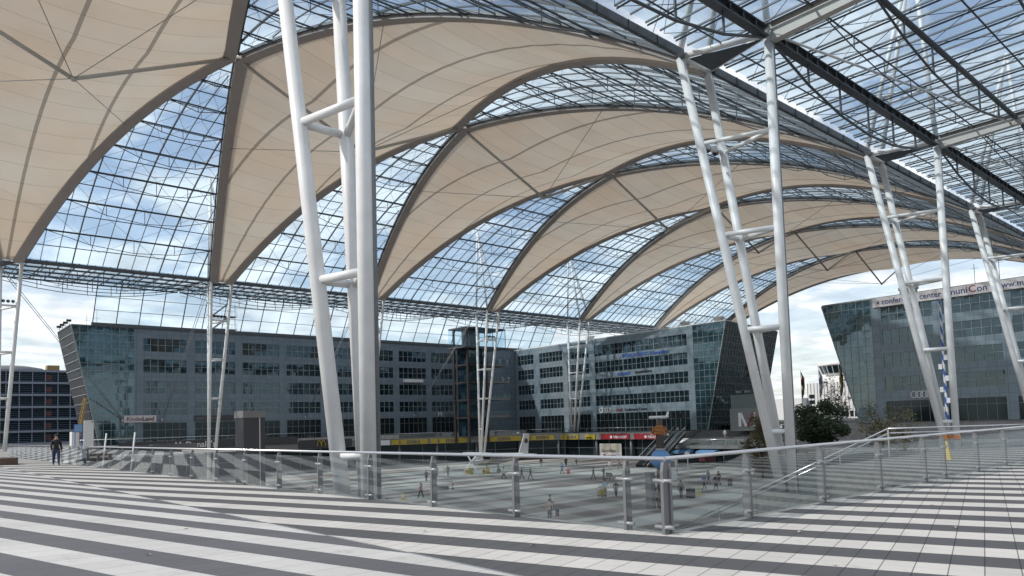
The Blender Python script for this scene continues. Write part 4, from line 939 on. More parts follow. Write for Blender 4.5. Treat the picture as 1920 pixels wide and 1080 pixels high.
# street edge between the two buildings
m = MB(); m.box(126.4, 127, 44, 66, -2.7, .1); single('retaining_wall', m, 'concrete', 'low concrete wall with a metal fence by the street, behind the round dark tree', 'wall', (126.5, 55, -2.7))
m = MB(); m.tube((126.7, 44, 1.1), (126.7, 66, 1.1), .03, 6)
for i in range(56): y = 44+22*i/55; m.tube((126.7, y, .1), (126.7, y, 1.1), .018, 5)
single('street_fence', m, 'mid_steel', 'thin metal picket fence on the concrete wall by the street', 'fence', (126.7, 55, .1))
def car(x, y, ang, paint, label):
    root = thing('parked_car', label, 'car', (x, y, 0)); c, s = math.cos(ang), math.sin(ang)
    T = lambda a, b, z: (x+a*c-b*s, y+a*s+b*c, z)
    prof = [(-2.1, .35), (-2.15, .75), (-1.9, .95), (-1.2, 1.02), (-.7, 1.42), (.7, 1.45), (1.4, 1.0), (2.05, .88), (2.15, .6), (2.1, .35)]
    m = MB(); n = len(prof)
    m.add([T(a, -.85 if z < 1.1 else -.68, z) for a, z in prof]+[T(a, .85 if z < 1.1 else .68, z) for a, z in prof], [tuple(range(n)), tuple(reversed(range(n, 2*n)))]+[(i, n+i, n+(i+1) % n, (i+1) % n) for i in range(n)]); build('body', m, paint, root)
    
    for sd_ in (-1, 1): m = MB(); m.add([T(-1.1, sd_*.8, 1.03), T(1.25, sd_*.8, 1.03), T(.68, sd_*.70, 1.38), T(-.66, sd_*.70, 1.38)], ((0, 1, 2, 3),)); build('side_window', m, 'shop_dark', root)
    for a in (-1.35, 1.35):
        for sd_ in (-1, 1):
            w_ = MB(); cy = Vector(T(a, sd_*.78, .32)); ax = Vector((-s, c, 0)); w_.tube(cy-ax*.1, cy+ax*.1, .32, 16); wo = build('wheel', w_, 'black', root)
            h = MB(); h.tube(cy-ax*.11, cy+ax*.11, .19, 12); build('rim', h, 'mid_steel', wo)
car(150, 73.5, R(97), 'stainless', 'silver car parked by the street in front of the white terminal')
car(150, 90.5, R(95), 'roof_white', 'white car in the street seen between the masts')

def tree(x, y, z0, h, rad, label, leaf, n=2600, trunk=.18, kind='tree', round_=1.0):
    root = thing('broadleaf_tree' if h > 2.6 else 'shrub', label, kind, (x, y, z0))
    m = MB(); th = h*.42; m.tube((x, y, z0), (x, y, z0+th), trunk, 8, trunk*.6)
    for i in range(7):
        a = i*2.4; m.tube((x, y, z0+th*(.55+.06*i)), (x+rad*.6*math.cos(a), y+rad*.6*math.sin(a), z0+h*(.6+.04*i)), trunk*.45, 5, trunk*.12)
    build('trunk', m, 'trunk', root)
    cl = []
    for i in range(34):
        a = random.uniform(0, 2*PI); u = random.uniform(-1, 1); rr = rad*random.uniform(.35, .95)*math.sqrt(1-u*u*.75)
        cl.append((x+rr*math.cos(a), y+rr*math.sin(a), z0+h*.54+u*h*.44*round_, rad*random.uniform(.2, .38)))
    m = MB()
    for i in range(n):
        cx, cy_, cz, cr_ = random.choice(cl); d = Vector((random.gauss(0, 1), random.gauss(0, 1), random.gauss(0, 1))).normalized()*cr_*random.uniform(.3, 1.1)
        p = Vector((cx, cy_, cz))+d; a = Vector((random.uniform(-1, 1), random.uniform(-1, 1), random.uniform(-.6, .6))).normalized(); b = a.orthogonal().normalized(); s_ = random.uniform(.07, .17)*max(1, rad/2.4)
        m.add([p-a*s_, p+b*s_*.5, p+a*s_, p-b*s_*.5], ((0, 1, 2, 3),))
    build('crown', m, leaf, root); return root
tree(100, 48.2, -2.7, 5.7, 4.0, 'round dark green tree in front of the street gap', 'leaves_dark', 11000)
tree(87, 50.0, ZF, 8.2, 2.7, 'bushy brownish green tree left of the second mast', 'leaves_autumn', 5200)
tree(110.5, 61.5, -3.3, 4.2, 2.2, 'dark bush right below the letter cube', 'leaves_dark', 3000)
tree(92, 36.6, -2.7, 5.5, 2.8, 'sparse autumn tree before the banner building entrance', 'leaves_autumn', 1500)
tree(84, 31.2, -2.7, 4.2, 2.2, 'small sparse tree right of the third mast', 'leaves_autumn', 700)
tree(150, 68.5, 0, 9.5, 3.4, 'thin autumn tree in front of the white terminal', 'leaves_autumn', 1700, .14)
tree(148, 92.5, 0, 8, 3.0, 'yellowing tree behind the second mast', 'leaves_autumn', 1300, .12)
m = MB()

# blue and white maypole
root = thing('maypole', 'blue and white striped maypole with emblem shields in front of the banner building', 'maypole', (108, 34.5, 0))
mb = MB(); n = 16; H = 16.8; vs = []; rings_ = 90
for j in range(rings_+1):
    for i in range(n):
        a = 2*PI*i/n; vs.append((108+.2*(1-.4*j/rings_)*math.cos(a), 34.5+.2*(1-.4*j/rings_)*math.sin(a), -2.7+(H+2.7)*j/rings_))
for j in range(rings_):
    for i in range(n):
        mb.cm = int(((i/n)+(j/9.0)) % 1 > .5); mb.f.append((j*n+i, j*n+(i+1) % n, (j+1)*n+(i+1) % n, (j+1)*n+i)); mb.sm.append(True); mb.mi.append(mb.cm)
mb.v = vs; build('pole', mb, ['blue_sign', 'white_sign'], root)
for i, z in enumerate((8.4, 7.2, 5.6, 4.1, 2.6, 1.4)):
    sd_ = 1 if i % 2 else -1; m = MB(); m.box(107.7, 107.78, 34.5+sd_*.36-.22, 34.5+sd_*.36+.22, z, z+.7); build('shield', m, 'white_sign', root)

# ------------------------------------------------------------------ stair behind the right railing
root = thing('stair', 'stair with glass balustrade and double handrail descending behind the right railing', 'stair', (27, 14, -4))
m = MB()
for i in range(24): m.box(27.0, 33, 10.55+i*.36, 10.55+(i+1)*.36, ZF if i > 20 else -.9-.18*(i+1), -.17*(i+1))
build('steps', m, 'dark_concrete', root)
m = MB(); m.box(19.5, 33, 19.2, 22.5, ZF, -4.1); build('landing', m, 'dark_concrete', root)
g = MB(); a = Vector((26.85, 10.5, 0)); b = Vector((26.85, 19.3, -4.1)); g.quad(a, b, b+Vector((0, 0, .95)), a+Vector((0, 0, .9)))
g.quad((19.6, 19.3, -4.05), (26.8, 19.3, -4.05), (26.8, 19.3, -3.1), (19.6, 19.3, -3.1)); g.quad((19.6, 19.3, -4.05), (19.6, 22.4, -4.05), (19.6, 22.4, -3.1), (19.6, 19.3, -3.1)); build('balustrade_glass', g, 'rail_glass', root)
m = MB()
for dz, dx in ((1.02, 0), (.86, .09)):
    m.path([Vector((19.6, 19.3, -4.1+dz)), Vector((26.85+dx, 19.3, -4.1+dz)), Vector((26.85+dx, 10.5, dz)), Vector((31.6+dx, 6.7, dz))], .028, 8)
for i in range(6): p = a+(b-a)*i/5; m.beam(p, p+Vector((0, 0, 1.0)), .05, .02)
for x in (19.6, 22, 24.4): m.beam((x, 19.3, -4.1), (x, 19.3, -3.1), .05, .05)
build('balustrade_handrail', m, 'stainless', root)

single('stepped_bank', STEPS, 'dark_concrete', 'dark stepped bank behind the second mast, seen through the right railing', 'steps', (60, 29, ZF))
# left background pieces on the terrace
m = MB(); m.box(17.7, 18.5, 104, 105.4, 0, 2.2); single('white_kiosk', m, 'roof_white', 'small white kiosk left of the leaning building end', 'kiosk', (17, 105, 0))
m = MB(); m.box(17.15, 17.22, 99, 99.1, 0, 2.2); m.box(17.8, 17.87, 99, 99.1, 0, 2.2); m.box(17.1, 17.95, 99, 99.15, 2.1, 3.05); o = single('info_screen', m, 'blue_sign', 'light blue information screen right of the white kiosk', 'screen', (18.5, 99, 0))
m = MB(); m.box(17.14, 17.91, 98.93, 98.98, 2.15, 3.0); build('screen_face', m, 'awning_blue', o)
m = MB(); m.box(17.55, 18.55, 96, 96.15, 0, 3.45); o = single('info_board', m, 'roof_white', 'tall pale information board in front of the leaning glass end', 'sign', (21.3, 96, 0))
m = MB(); m.box(18.33, 18.47, 95.95, 95.99, 3.2, 3.34); build('symbol', m, 'black', o)
for i, (x, y, lab) in enumerate(((10.7, 53.5, 'leaning white light stick nearest the walking man'), (11.4, 49.2, 'leaning white light stick right of the other one'))):
    m = MB(); m.tube((x, y, -2), (x+.45, y+.3, 1.75), .05, 8); single('light_stick', m, 'roof_white', lab, 'lamp', (x, y, -2), 'leaning white light sticks')
m = MB(); m.box(8.42, 13.2, 46, 60, ZF, -2.0); struct('side_terrace', m, 'concrete')
m = MB(); m.box(5.0, 6.2, 53, 56, 0, .42); single('bench_block', m, 'brown', 'low dark red-brown block seat at the left edge of the plaza', 'bench', (5.6, 54, 0))
for x0, x1, y, lab in ((12.5, 19.5, 66, 'long dark curved planter wall behind the railing posts'), (19, 23, 73, 'shorter dark planter wall farther back by the leaning building')):
    m = MB(); pts = []
    for i in range(13): t = i/12; pts.append((x0+(x1-x0)*t, y+1.6*math.sin(PI*t)))
    for (a, b), (c, d) in zip(pts, pts[1:]): m.hexa([Vector(p) for p in ((a, b, 0), (c, d, 0), (c, d+1.4, 0), (a, b+1.4, 0), (a, b, .62), (c, d, .62), (c, d+1.4, .62), (a, b+1.4, .62))])
    single('planter_wall', m, 'dark_fascia', lab, 'planter', (x0, y, 0))
m = MB(); m.beam((22.5, 128, 0), (23.7, 128, 7.6), .22, .3); m.beam((22.5, 129.4, 0), (23.7, 129.4, 7.6), .22, .3)
for q in range(12): t = (q+.5)/12; m.beam((22.5+1.2*t, 128, 7.6*t), (22.5+1.2*t, 129.4, 7.6*t), .1, .1)
single('slanted_ladder', m, 'ochre', 'narrow ochre slanted ladder frame beside the car park', 'frame', (22, 128, 0))

# ------------------------------------------------------------------ figures
def person(x, y, z, face, ht, top, legs, hair, label, pose='walk', fine=False, skirt=False, mirror=1, bulk=1.28):
    """one continuous skinned body; face = direction (radians) the person looks; hair is a child"""
    for nm, c in ((top[0], top[1]), (legs[0], legs[1]), (hair[0], hair[1])):
        if nm not in MATS: mat(nm, c, .8)
    k = ht/1.75; J = {}; E = []
    st = {'walk': .30, 'stand': .04, 'sit': 0, 'lean': .05}[pose]
    def j(n, p, r, par=None): J[n] = (Vector(p)*k, r*k, par)
    # local: +X forward, +Y left
    if pose == 'sit': hz_ = .50
    else: hz_ = .93-st*.10
    j('pelvis', (0, 0, hz_), .135); j('waist', (0, 0, hz_+.14), .12, 'pelvis'); j('chest', (.01, 0, hz_+.33), .145, 'waist'); j('neckb', (0, 0, hz_+.50), .085, 'chest'); j('neck', (.01, 0, hz_+.57), .055, 'neckb')
    j('head', (.03, 0, hz_+.66), .085, 'neck'); j('crown', (.02, 0, hz_+.75), .088, 'head')
    for s_, nm in ((1, 'l'), (-1, 'r')):
        f = st*s_*mirror
        j('sh'+nm, (0, s_*.17, hz_+.46), .07, 'neckb'); 
        if pose == 'lean': e, h_ = (.10, s_*.24, hz_+.22), (.30, s_*.20, hz_+.18)
        elif pose == 'sit': e, h_ = (.08, s_*.25, hz_+.2), (.28, s_*.14, hz_+.12)
        else: e, h_ = (-f*.35, s_*.25, hz_+.19), (-f*.35+.10, s_*.25, hz_-.05)
        j('el'+nm, e, .047, 'sh'+nm); j('wr'+nm, h_, .032, 'el'+nm)
        hd = Vector(h_)+Vector((.03, 0, -.07)); j('ha'+nm, tuple(hd), .04, 'wr'+nm)
        if fine:
            for q in range(4): j('f%d' % q+nm, (hd.x-.03+.022*q, hd.y+s_*.0, hd.z-.085+(.008 if q in (0, 3) else 0)), .010, 'ha'+nm)
            j('th'+nm, (hd.x+.055, hd.y, hd.z-.03), .011, 'ha'+nm)
        else: j('fi'+nm, (hd.x+.01, hd.y, hd.z-.08), .018, 'ha'+nm)
        if pose == 'sit':
            j('hi'+nm, (0, s_*.09, hz_-.03), .09, 'pelvis'); j('kn'+nm, (.42, s_*.12, hz_), .062, 'hi'+nm); j('an'+nm, (.45, s_*.11, .09), .043, 'kn'+nm); j('to'+nm, (.62, s_*.12, .035), .035, 'an'+nm)
        else:
            j('hi'+nm, (f*.12, s_*.09, hz_-.09), .095, 'pelvis'); j('kn'+nm, (f*.55+.03, s_*.09, .50), .065, 'hi'+nm); j('an'+nm, (f-.02, s_*.085, .09+(.05 if f < -.1 else 0)), .045, 'kn'+nm); j('to'+nm, (f+.17, s_*.10, .035), .036, 'an'+nm)
    names = list(J); idx = {n_: i for i, n_ in enumerate(names)}
    me = bpy.data.meshes.new('body'); me.from_pydata([J[n_][0] for n_ in names], [(idx[n_], idx[J[n_][2]]) for n_ in names if J[n_][2]], [])
    ob = bpy.data.objects.new('tmp', me); COL.objects.link(ob); ob.modifiers.new('s', 'SKIN'); sub = ob.modifiers.new('d', 'SUBSURF'); sub.levels = sub.render_levels = 1
    sv = me.skin_vertices[0].data
    for n_ in names:
        r = J[n_][1]*(bulk if n_ not in ('head', 'crown', 'neck') and n_[0] not in 'ft' and not n_.startswith('ha') and not n_.startswith('to') else 1); fl = .72 if n_ in ('pelvis', 'waist', 'chest') else 1
        sv[idx[n_]].radius = (r*(1.0 if n_ not in ('chest', 'pelvis') else 1.12), r*fl); sv[idx[n_]].use_root = (n_ == 'pelvis')
    dg = bpy.context.evaluated_depsgraph_get(); dg.update()
    bm = bpy.data.meshes.new_from_object(ob.evaluated_get(dg)); bpy.data.objects.remove(ob)
    root = thing('person', label, 'person', (x, y, z), None); L = Matrix.Rotation(face, 4, 'Z')
    hm = hz_*k
    bm.materials.clear()
    for nm in (top[0], legs[0], 'skin', 'black'): bm.materials.append(MATS[nm])
    wr = [J['wr'+s_][0] for s_ in 'lr']; el = [J['el'+s_][0] for s_ in 'lr']
    for p in bm.polygons:
        c = p.center; p.use_smooth = True
        dh = min((c-J[n_][0]).length for n_ in ('hal', 'har')); 
        if c.z > J['neck'][0].z-.02*k: i = 2
        elif dh < .085*k or (c.z < min(w_.z for w_ in wr) and abs(c.y) > .17*k and pose != 'sit' and abs(c.y) > .19*k): i = 2
        elif c.z < .085*k: i = 3
        elif c.z > hm-.02*k: i = 0
        else: i = 1 if abs(c.y) < .2*k else 0
        if pose == 'sit' and i == 0 and c.x > .12*k and c.z < hm+.1*k: i = 1
        p.material_index = i
    bm.transform(L)
    b = bpy.data.objects.new('body', bm); COL.objects.link(b); b.parent = root
    hd = (J['head'][0]+J['crown'][0])/2; hb = MB(); hb.ball((0, 0, 0), .108*k, 12, 1.15); vs = []
    hb.v = [tuple(L @ (Vector(v)*Vector((1, .9, 1)).length/math.sqrt(2.81)+Vector((-.018*k, 0, .025*k))+hd)+Vector((x, y, z))) for v in hb.v if 1]
    keep = [(f_, s_) for f_, s_ in zip(hb.f, hb.sm) if (L.inverted() @ (sum((Vector(hb.v[i]) for i in f_), Vector())/4-Vector((x, y, z)))-hd).dot(Vector((.75, 0, -.66))) < .015*k]
    hb.f = [a_ for a_, _ in keep]; hb.sm = [s_ for _, s_ in keep]; hb.mi = [0]*len(keep)
    build('hair', hb, hair[0], root)
    fc = MB()
    for s_ in (-1, 1): fc.ball(tuple(L @ (hd+Vector((.082, s_*.032, .0))*k)+Vector((x, y, z))), .011*k, 6)
    build('eyes', fc, 'black', root)
    ns = MB(); nv = hd+Vector((.088, 0, -.02))*k; tv = [nv+Vector(q)*k for q in ((0, -.014, -.02), (0, .014, -.02), (.028, 0, -.018), (0, 0, .03))]
    ns.add([tuple(L @ q+Vector((x, y, z))) for q in tv], ((0, 1, 2), (0, 2, 3), (2, 1, 3), (1, 0, 3))); build('nose', ns, 'skin', root)
    if skirt:
        sk = MB(); sk.lathe((x, y, z), [(.12*k, hm+.05*k), (.17*k, hm-.1*k), (.21*k, hm-.38*k), (.2*k, hm-.38*k)], 14); build('skirt', sk, legs[0], root)
    return root
def bag(x, y, z, wd, dp, h, m, label, handle=True, name='suitcase'):
    root = thing(name, label, 'luggage', (x, y, z)); mb = MB(); mb.box(x-dp/2, x+dp/2, y-wd/2, y+wd/2, z+.06, z+h); build('case', mb, m, root)
    w_ = MB()
    for a in (-1, 1):
        for b in (-1, 1): w_.tube((x+a*dp*.35-.02, y+b*wd*.4, z+.035), (x+a*dp*.35+.02, y+b*wd*.4, z+.035), .035, 8)
    build('wheels', w_, 'black', root)
    if handle: hb = MB(); hb.path([Vector((x, y-.12, z+h)), Vector((x, y-.12, z+h+.35)), Vector((x, y+.12, z+h+.35)), Vector((x, y+.12, z+h))], .012, 5); build('handle', hb, 'mid_steel', root)
BLK = ('cloth_black', (.015, .015, .017)); JEAN = ('denim', (.03, .045, .09)); WHT = ('cloth_white', (.6, .6, .6)); GRY = ('cloth_grey', (.14, .14, .14)); DK = ('cloth_dark', (.03, .03, .035)); KHK = ('cloth_khaki', (.28, .23, .17)); LBL = ('cloth_light_blue', (.3, .42, .52)); BLU = ('cloth_blue', (.08, .16, .32)); RD = ('cloth_red', (.3, .03, .03)); PNK = ('cloth_salmon', (.55, .42, .36))
HB = ('hair_brown', (.05, .03, .02)); HD = ('hair_dark', (.012, .01, .01)); HBl = ('hair_blond', (.35, .24, .12))
TOCAM = math.atan2(-48, -7.6)
person(7.45, 48.3, 0, TOCAM+.15, 1.78, BLK, JEAN, HB, 'man in black jacket and blue jeans walking towards the camera on the left', fine=True, bulk=1.38)
PP = [(45.8, 68.5, 2.4, 1.75, RD, BLK, HD, 'person in red and black walking alone across the forum, left of the goal frame', 'walk'),
 (59.9, 88.1, .5, 1.72, GRY, BLK, HD, 'person in grey top standing behind the goal frame', 'stand'),
 (67.0, 95.6, 1.0, 1.7, GRY, DK, HB, 'left walker of the pair behind the goal frame', 'walk'), (68.1, 94.0, 1.0, 1.72, KHK, DK, HD, 'right walker of the pair behind the goal frame', 'walk'),
 (38.6, 63.9, -1.4, 1.15, GRY, RD, HB, 'small seated person at the plaza edge near the yellow cone', 'sit'),
 (68.8, 81.1, -.6, 1.75, PNK, BLK, HD, 'striding person in pale top and black trousers in front of the aircraft', 'walk'),
 (69.5, 77.9, -.8, 1.72, DK, BLK, HD, 'dark walker just behind the railing post in the middle', 'walk'), (70.3, 76.9, -.8, 1.7, GRY, DK, HB, 'grey walker right of the middle railing post', 'walk'),
 (90.3, 95.8, .4, 1.75, DK, GRY, HD, 'dark figure walking in front of the supermarket', 'walk'), (93.5, 92.6, .8, 1.7, BLK, BLK, HD, 'black figure by the supermarket front', 'stand'),
 (79.7, 79.9, -.4, 1.78, BLU, DK, HB, 'man in blue with a red trolley case', 'walk'),
 (74.4, 68.4, 2.0, 1.65, DK, DK, HD, 'woman in dark coat left of the pushchair', 'walk'), (75.2, 67.2, 2.0, 1.78, GRY, BLK, HD, 'person in grey pushing a dark pushchair', 'lean'),
 (88.3, 77.5, 1.0, 1.75, WHT, KHK, HB, 'person in white shirt near the poster', 'walk'), (89.1, 76.3, 1.0, 1.75, KHK, GRY, HD, 'person in khaki beside the white-shirted one near the poster', 'walk'),
 (58.3, 52.0, .6, 1.85, LBL, KHK, HB, 'man in light blue shirt pushing a loaded luggage trolley', 'lean'),
 (44.3, 46.0, -.7, 1.72, GRY, DK, HB, 'man in grey jacket with arms raised before him, farther of two in the forum middle', 'lean'),
 (41.6, 43.3, .7, 1.78, PNK, JEAN, HB, 'man in pale top carrying a black bag, nearest in the forum middle', 'stand'),
 (98.7, 95.0, .4, 1.7, KHK, DK, HD, 'person in khaki by the shopfronts left of the poster', 'walk'),
 (53.6, 41.6, .8, 1.8, WHT, DK, HD, 'man in white shirt right beside the dark pole of the globe sculpture', 'stand'),
 (61.3, 44.4, 3.6, 1.78, BLK, BLK, HD, 'man in black with a big black suitcase', 'stand'),
 (70.0, 47.5, 2.8, 1.75, BLU, DK, HD, 'walker in dark blue, left of the group behind the right railing', 'walk'), (70.6, 46.4, 2.8, 1.72, BLK, DK, HBl, 'blond walker in black in the middle of the group behind the right railing', 'walk'),
 (74.8, 48.7, 2.8, 1.78, DK, BLK, HD, 'tall dark walker on the right of the group behind the right railing', 'walk'), (76.4, 51.2, 2.8, 1.7, GRY, DK, HD, 'farthest walker of the group behind the right railing', 'walk'),
 (80.5, 40.6, 3.0, 1.7, KHK, GRY, HB, 'person in khaki by the wide stair beyond the second mast', 'stand'),
 (116.0, 68.5, 3.1, 1.7, BLK, BLK, HD, 'left of two dark people sitting at the top of the terrace steps', 'sit2'), (116.1, 67.3, 3.1, 1.7, BLK, BLK, HD, 'right of two dark people sitting at the top of the terrace steps', 'sit2'),
 (120.6, 74.0-.3, 3.1, 1.78, WHT, KHK, HD, 'person in white top standing beside the letter cube', 'stand2')]
for x, y, f, h, a, b, c, lab, ps in PP:
    z = ZF
    if ps.endswith('2'): z = -2.4 if ps == 'sit2' else -.95; ps = ps[:-1]
    if lab.startswith('person in white top'): x = 116.2; y = 73.9; z = -2.35
    person(x, y, z, f, h, a, b, c, lab, ps)
person(58.9, 51.0, ZF, .6, 1.7, BLK, BLK, HBl, 'woman in black top and black skirt walking beside the luggage trolley', 'walk', skirt=True)
person(37, 77.5, 0 if False else -6.5, 2.9, 1.7, DK, DK, HD, 'dark figure far left on the forum near the left wall', 'walk')
bag(80.4, 79.2, ZF, .45, .3, .8, 'red', 'red trolley case beside the man in blue')
bag(61.8, 43.6, ZF, .8, .45, .95, 'black', 'big black suitcase beside the man in black')
bag(75.4, 47.6, ZF, .45, .3, .75, 'black', 'black trolley case right of the walking group')
bag(41.9, 42.7, ZF+.35, .3, .14, .55, 'black', 'black shoulder bag beside the man in the pale top', False, 'shoulder_bag')
# luggage trolley, pushchair
root = thing('luggage_trolley', 'luggage trolley loaded with yellow and beige bags', 'trolley', (57.9, 52.1, ZF))
m = MB(); m.box(57.5, 58.2, 51.8, 52.4, ZF+.15, ZF+.22); m.path([Vector((57.5, 51.8, ZF+.2)), Vector((57.4, 51.8, ZF+1.05)), Vector((57.4, 52.4, ZF+1.05)), Vector((57.5, 52.4, ZF+.2))], .025, 6); build('frame', m, 'mid_steel', root)
m = MB(); m.box(57.6, 58.1, 51.85, 52.35, ZF+.23, ZF+.7); build('yellow_bag', m, 'yellow', root); m = MB(); m.box(57.6, 58.0, 51.9, 52.3, ZF+.71, ZF+1.2); build('beige_bag', m, 'beige', root)
m = MB()
for a in (57.6, 58.1):
    for b in (51.85, 52.35): m.tube((a, b-.03, ZF+.08), (a, b+.03, ZF+.08), .08, 10)
build('wheels', m, 'black', root)
root = thing('pushchair', 'dark pushchair in front of the person in grey', 'pushchair', (75.7, 66.6, ZF))
m = MB(); m.hexa([Vector(p) for p in ((75.4, 66.3, ZF+.35), (76, 66.3, ZF+.35), (76, 66.9, ZF+.35), (75.4, 66.9, ZF+.35), (75.3, 66.25, ZF+.95), (75.9, 66.25, ZF+.8), (75.9, 66.95, ZF+.8), (75.3, 66.95, ZF+.95))]); build('seat', m, 'cloth_dark', root)
m = MB()
for a in (75.4, 76.1):
    for b in (66.3, 66.9): m.tube((a, b-.03, ZF+.13), (a, b+.03, ZF+.13), .13, 12)
build('wheels', m, 'black', root)
m = MB(); m.path([Vector((75.45, 66.3, ZF+.2)), Vector((75.1, 66.4, ZF+1.05)), Vector((75.1, 66.8, ZF+1.05)), Vector((75.45, 66.9, ZF+.2))], .02, 6); build('handle', m, 'mid_steel', root)

# cones
def cone(x, y, label):
    root = thing('caution_cone', label, 'cone', (x, y, ZF)); m = MB(); m.box(x-.3, x+.3, y-.3, y+.3, ZF, ZF+.05); build('base', m, 'yellow', root)
    m = MB(); m.lathe((x, y, ZF+.05), [(.22, 0), (.06, .85), (.01, .86)], 14); c_ = build('cone_body', m, 'yellow', root); m = MB(); m.lathe((x, y, ZF+.05), [(.172, .3), (.132, .48)], 14); build('stripe', m, 'roof_white', c_)
cone(43.7, 68.9, 'yellow cone with white stripe near the left of the forum'); cone(64.9, 44.7, 'yellow cone near the man with the black suitcase')
root = thing('caution_sign', 'yellow folding caution sign on the deck behind the right railing', 'sign', (26.2, 8.5, 0))
m = MB(); m.hexa([Vector(p) for p in ((26.05, 8.3, 0), (26.35, 8.3, 0), (26.35, 8.65, 0), (26.05, 8.65, 0), (26.17, 8.42, .6), (26.23, 8.42, .6), (26.23, 8.53, .6), (26.17, 8.53, .6))]); build('panel', m, 'yellow', root)
# goal frame with striped posts
root = thing('striped_barrier', 'black and white striped barrier frame around a small cart in the forum', 'barrier', (51, 72.7, ZF))
for (x, y) in ((49.6, 74.0), (52.4, 71.4)):
    for i in range(5): m = MB(); m.tube((x, y, ZF+.26*i), (x, y, ZF+.26*(i+1)), .085, 8); build('post_band', m, 'black' if i % 2 else 'roof_white', root)
m = MB(); m.tube((49.6, 74, ZF+1.28), (52.4, 71.4, ZF+1.28), .07, 8); build('top_bar', m, 'roof_white', root)
m = MB(); m.box(50.8, 52.0, 71.7, 72.5, ZF+.25, ZF+.7); build('cart', m, 'mid_steel', root)

# figure on a blue globe
gx, gy = 53.6, 40.9
root = thing('globe_sculpture', 'sculpture of a checked-shirt figure standing on a blue globe with an aircraft on its head', 'sculpture', (gx, gy, ZF))
m = MB(); m.tube((gx, gy, ZF), (gx, gy, -2.8), .42, 16); build('pole', m, 'black', root)
m = MB(); m.box(gx-1.15, gx-.5, gy+.35, gy+1.0, ZF, -3.2); build('side_column', m, 'mid_steel', root)
m = MB(); m.ball((gx, gy, -2.05), .93, 28, .95); build('globe', m, 'sky_blue', root)
mt = bpy.data.materials.new('check_shirt'); mt.use_nodes = True; tt = mt.node_tree; ck = N(tt, 'ShaderNodeTexChecker'); gg = N(tt, 'ShaderNodeNewGeometry'); tt.links.new(gg.outputs['Position'], ck.inputs['Vector']); ck.inputs['Scale'].default_value = 7; ck.inputs[1].default_value = (.22, .015, .015, 1); ck.inputs[2].default_value = (.30, .17, .02, 1); tt.links.new(ck.outputs[0], tt.nodes['Principled BSDF'].inputs['Base Color']); MATS['check_shirt'] = mt
D = Vector((-.795, -.607, 0)); Sd = Vector((.607, -.795, 0)); O = Vector((gx, gy, -1.2))
def hx(mb, c, sx, sy, z0, z1, tx=None, ty=None):
    tx = tx or sx; ty = ty or sy; q = []
    for z, a, b in ((z0, sx, sy), (z1, tx, ty)): q += [c+Sd*u*a+D*v*b+Vector((0, 0, z)) for u, v in ((-1, -1), (1, -1), (1, 1), (-1, 1))]
    mb.hexa(q)
m = MB(); hx(m, O, .45, .3, -.03, .12, .4, .25); build('shoes', m, 'concrete', root)
m = MB(); hx(m, O+Sd*.19, .17, .2, .12, 1.35, .19, .24); hx(m, O-Sd*.19, .17, .2, .12, 1.35, .19, .24); build('trousers', m, 'tower_brown', root)
m = MB(); hx(m, O, .42, .27, 1.35, 1.75, .5, .3); hx(m, O, .5, .3, 1.75, 2.25, .3, .22)
for s_ in (-1, 1): m.tube(O+Sd*s_*.42+Vector((0, 0, 2.08)), O+Sd*s_*.68+D*.1+Vector((0, 0, 1.5)), .15, 10, .12)
build('shirt', m, 'check_shirt', root)
m = MB(); m.ball(O-Sd*.72+D*.15+Vector((0, 0, 1.36)), .13, 10); m.ball(O+Sd*.72+D*.15+Vector((0, 0, 1.36)), .13, 10); build('hands', m, 'beige', root)
m = MB(); hx(m, O, .23, .22, 2.27, 2.75, .21, .2); build('head', m, 'brown', root)
m = MB(); c0 = O+Vector((0, 0, 2.98)); m.tube(c0-Sd*.8, c0+Sd*.6, .13, 10, .13); m.tube(c0+Sd*.6, c0+Sd*.9+Vector((0, 0, .05)), .13, 10, .04); m.ball(c0-Sd*.8, .13, 10)
m.hexa([c0+p for p in (Sd*-.15-D*.8+Vector((0, 0, -.06)), Sd*.1-D*.8+Vector((0, 0, -.06)), Sd*.25+D*.0+Vector((0, 0, -.06)), Sd*-.25+D*.0+Vector((0, 0, -.06)), Sd*-.15-D*.8, Sd*.1-D*.8, Sd*.25, Sd*-.25)])
m.hexa([c0+p for p in (Sd*-.25+Vector((0, 0, -.06)), Sd*.25+Vector((0, 0, -.06)), Sd*.1+D*.8+Vector((0, 0, -.06)), Sd*-.15+D*.8+Vector((0, 0, -.06)), Sd*-.25, Sd*.25, Sd*.1+D*.8, Sd*-.15+D*.8)])
m.hexa([c0+p for p in (Sd*.55-D*.03, Sd*.85-D*.03, Sd*.85+D*.03, Sd*.55+D*.03, Sd*.75-D*.03+Vector((0, 0, .5)), Sd*.92-D*.03+Vector((0, 0, .5)), Sd*.92+D*.03+Vector((0, 0, .5)), Sd*.75+D*.03+Vector((0, 0, .5)))])
build('model_aircraft', m, 'roof_white', root)

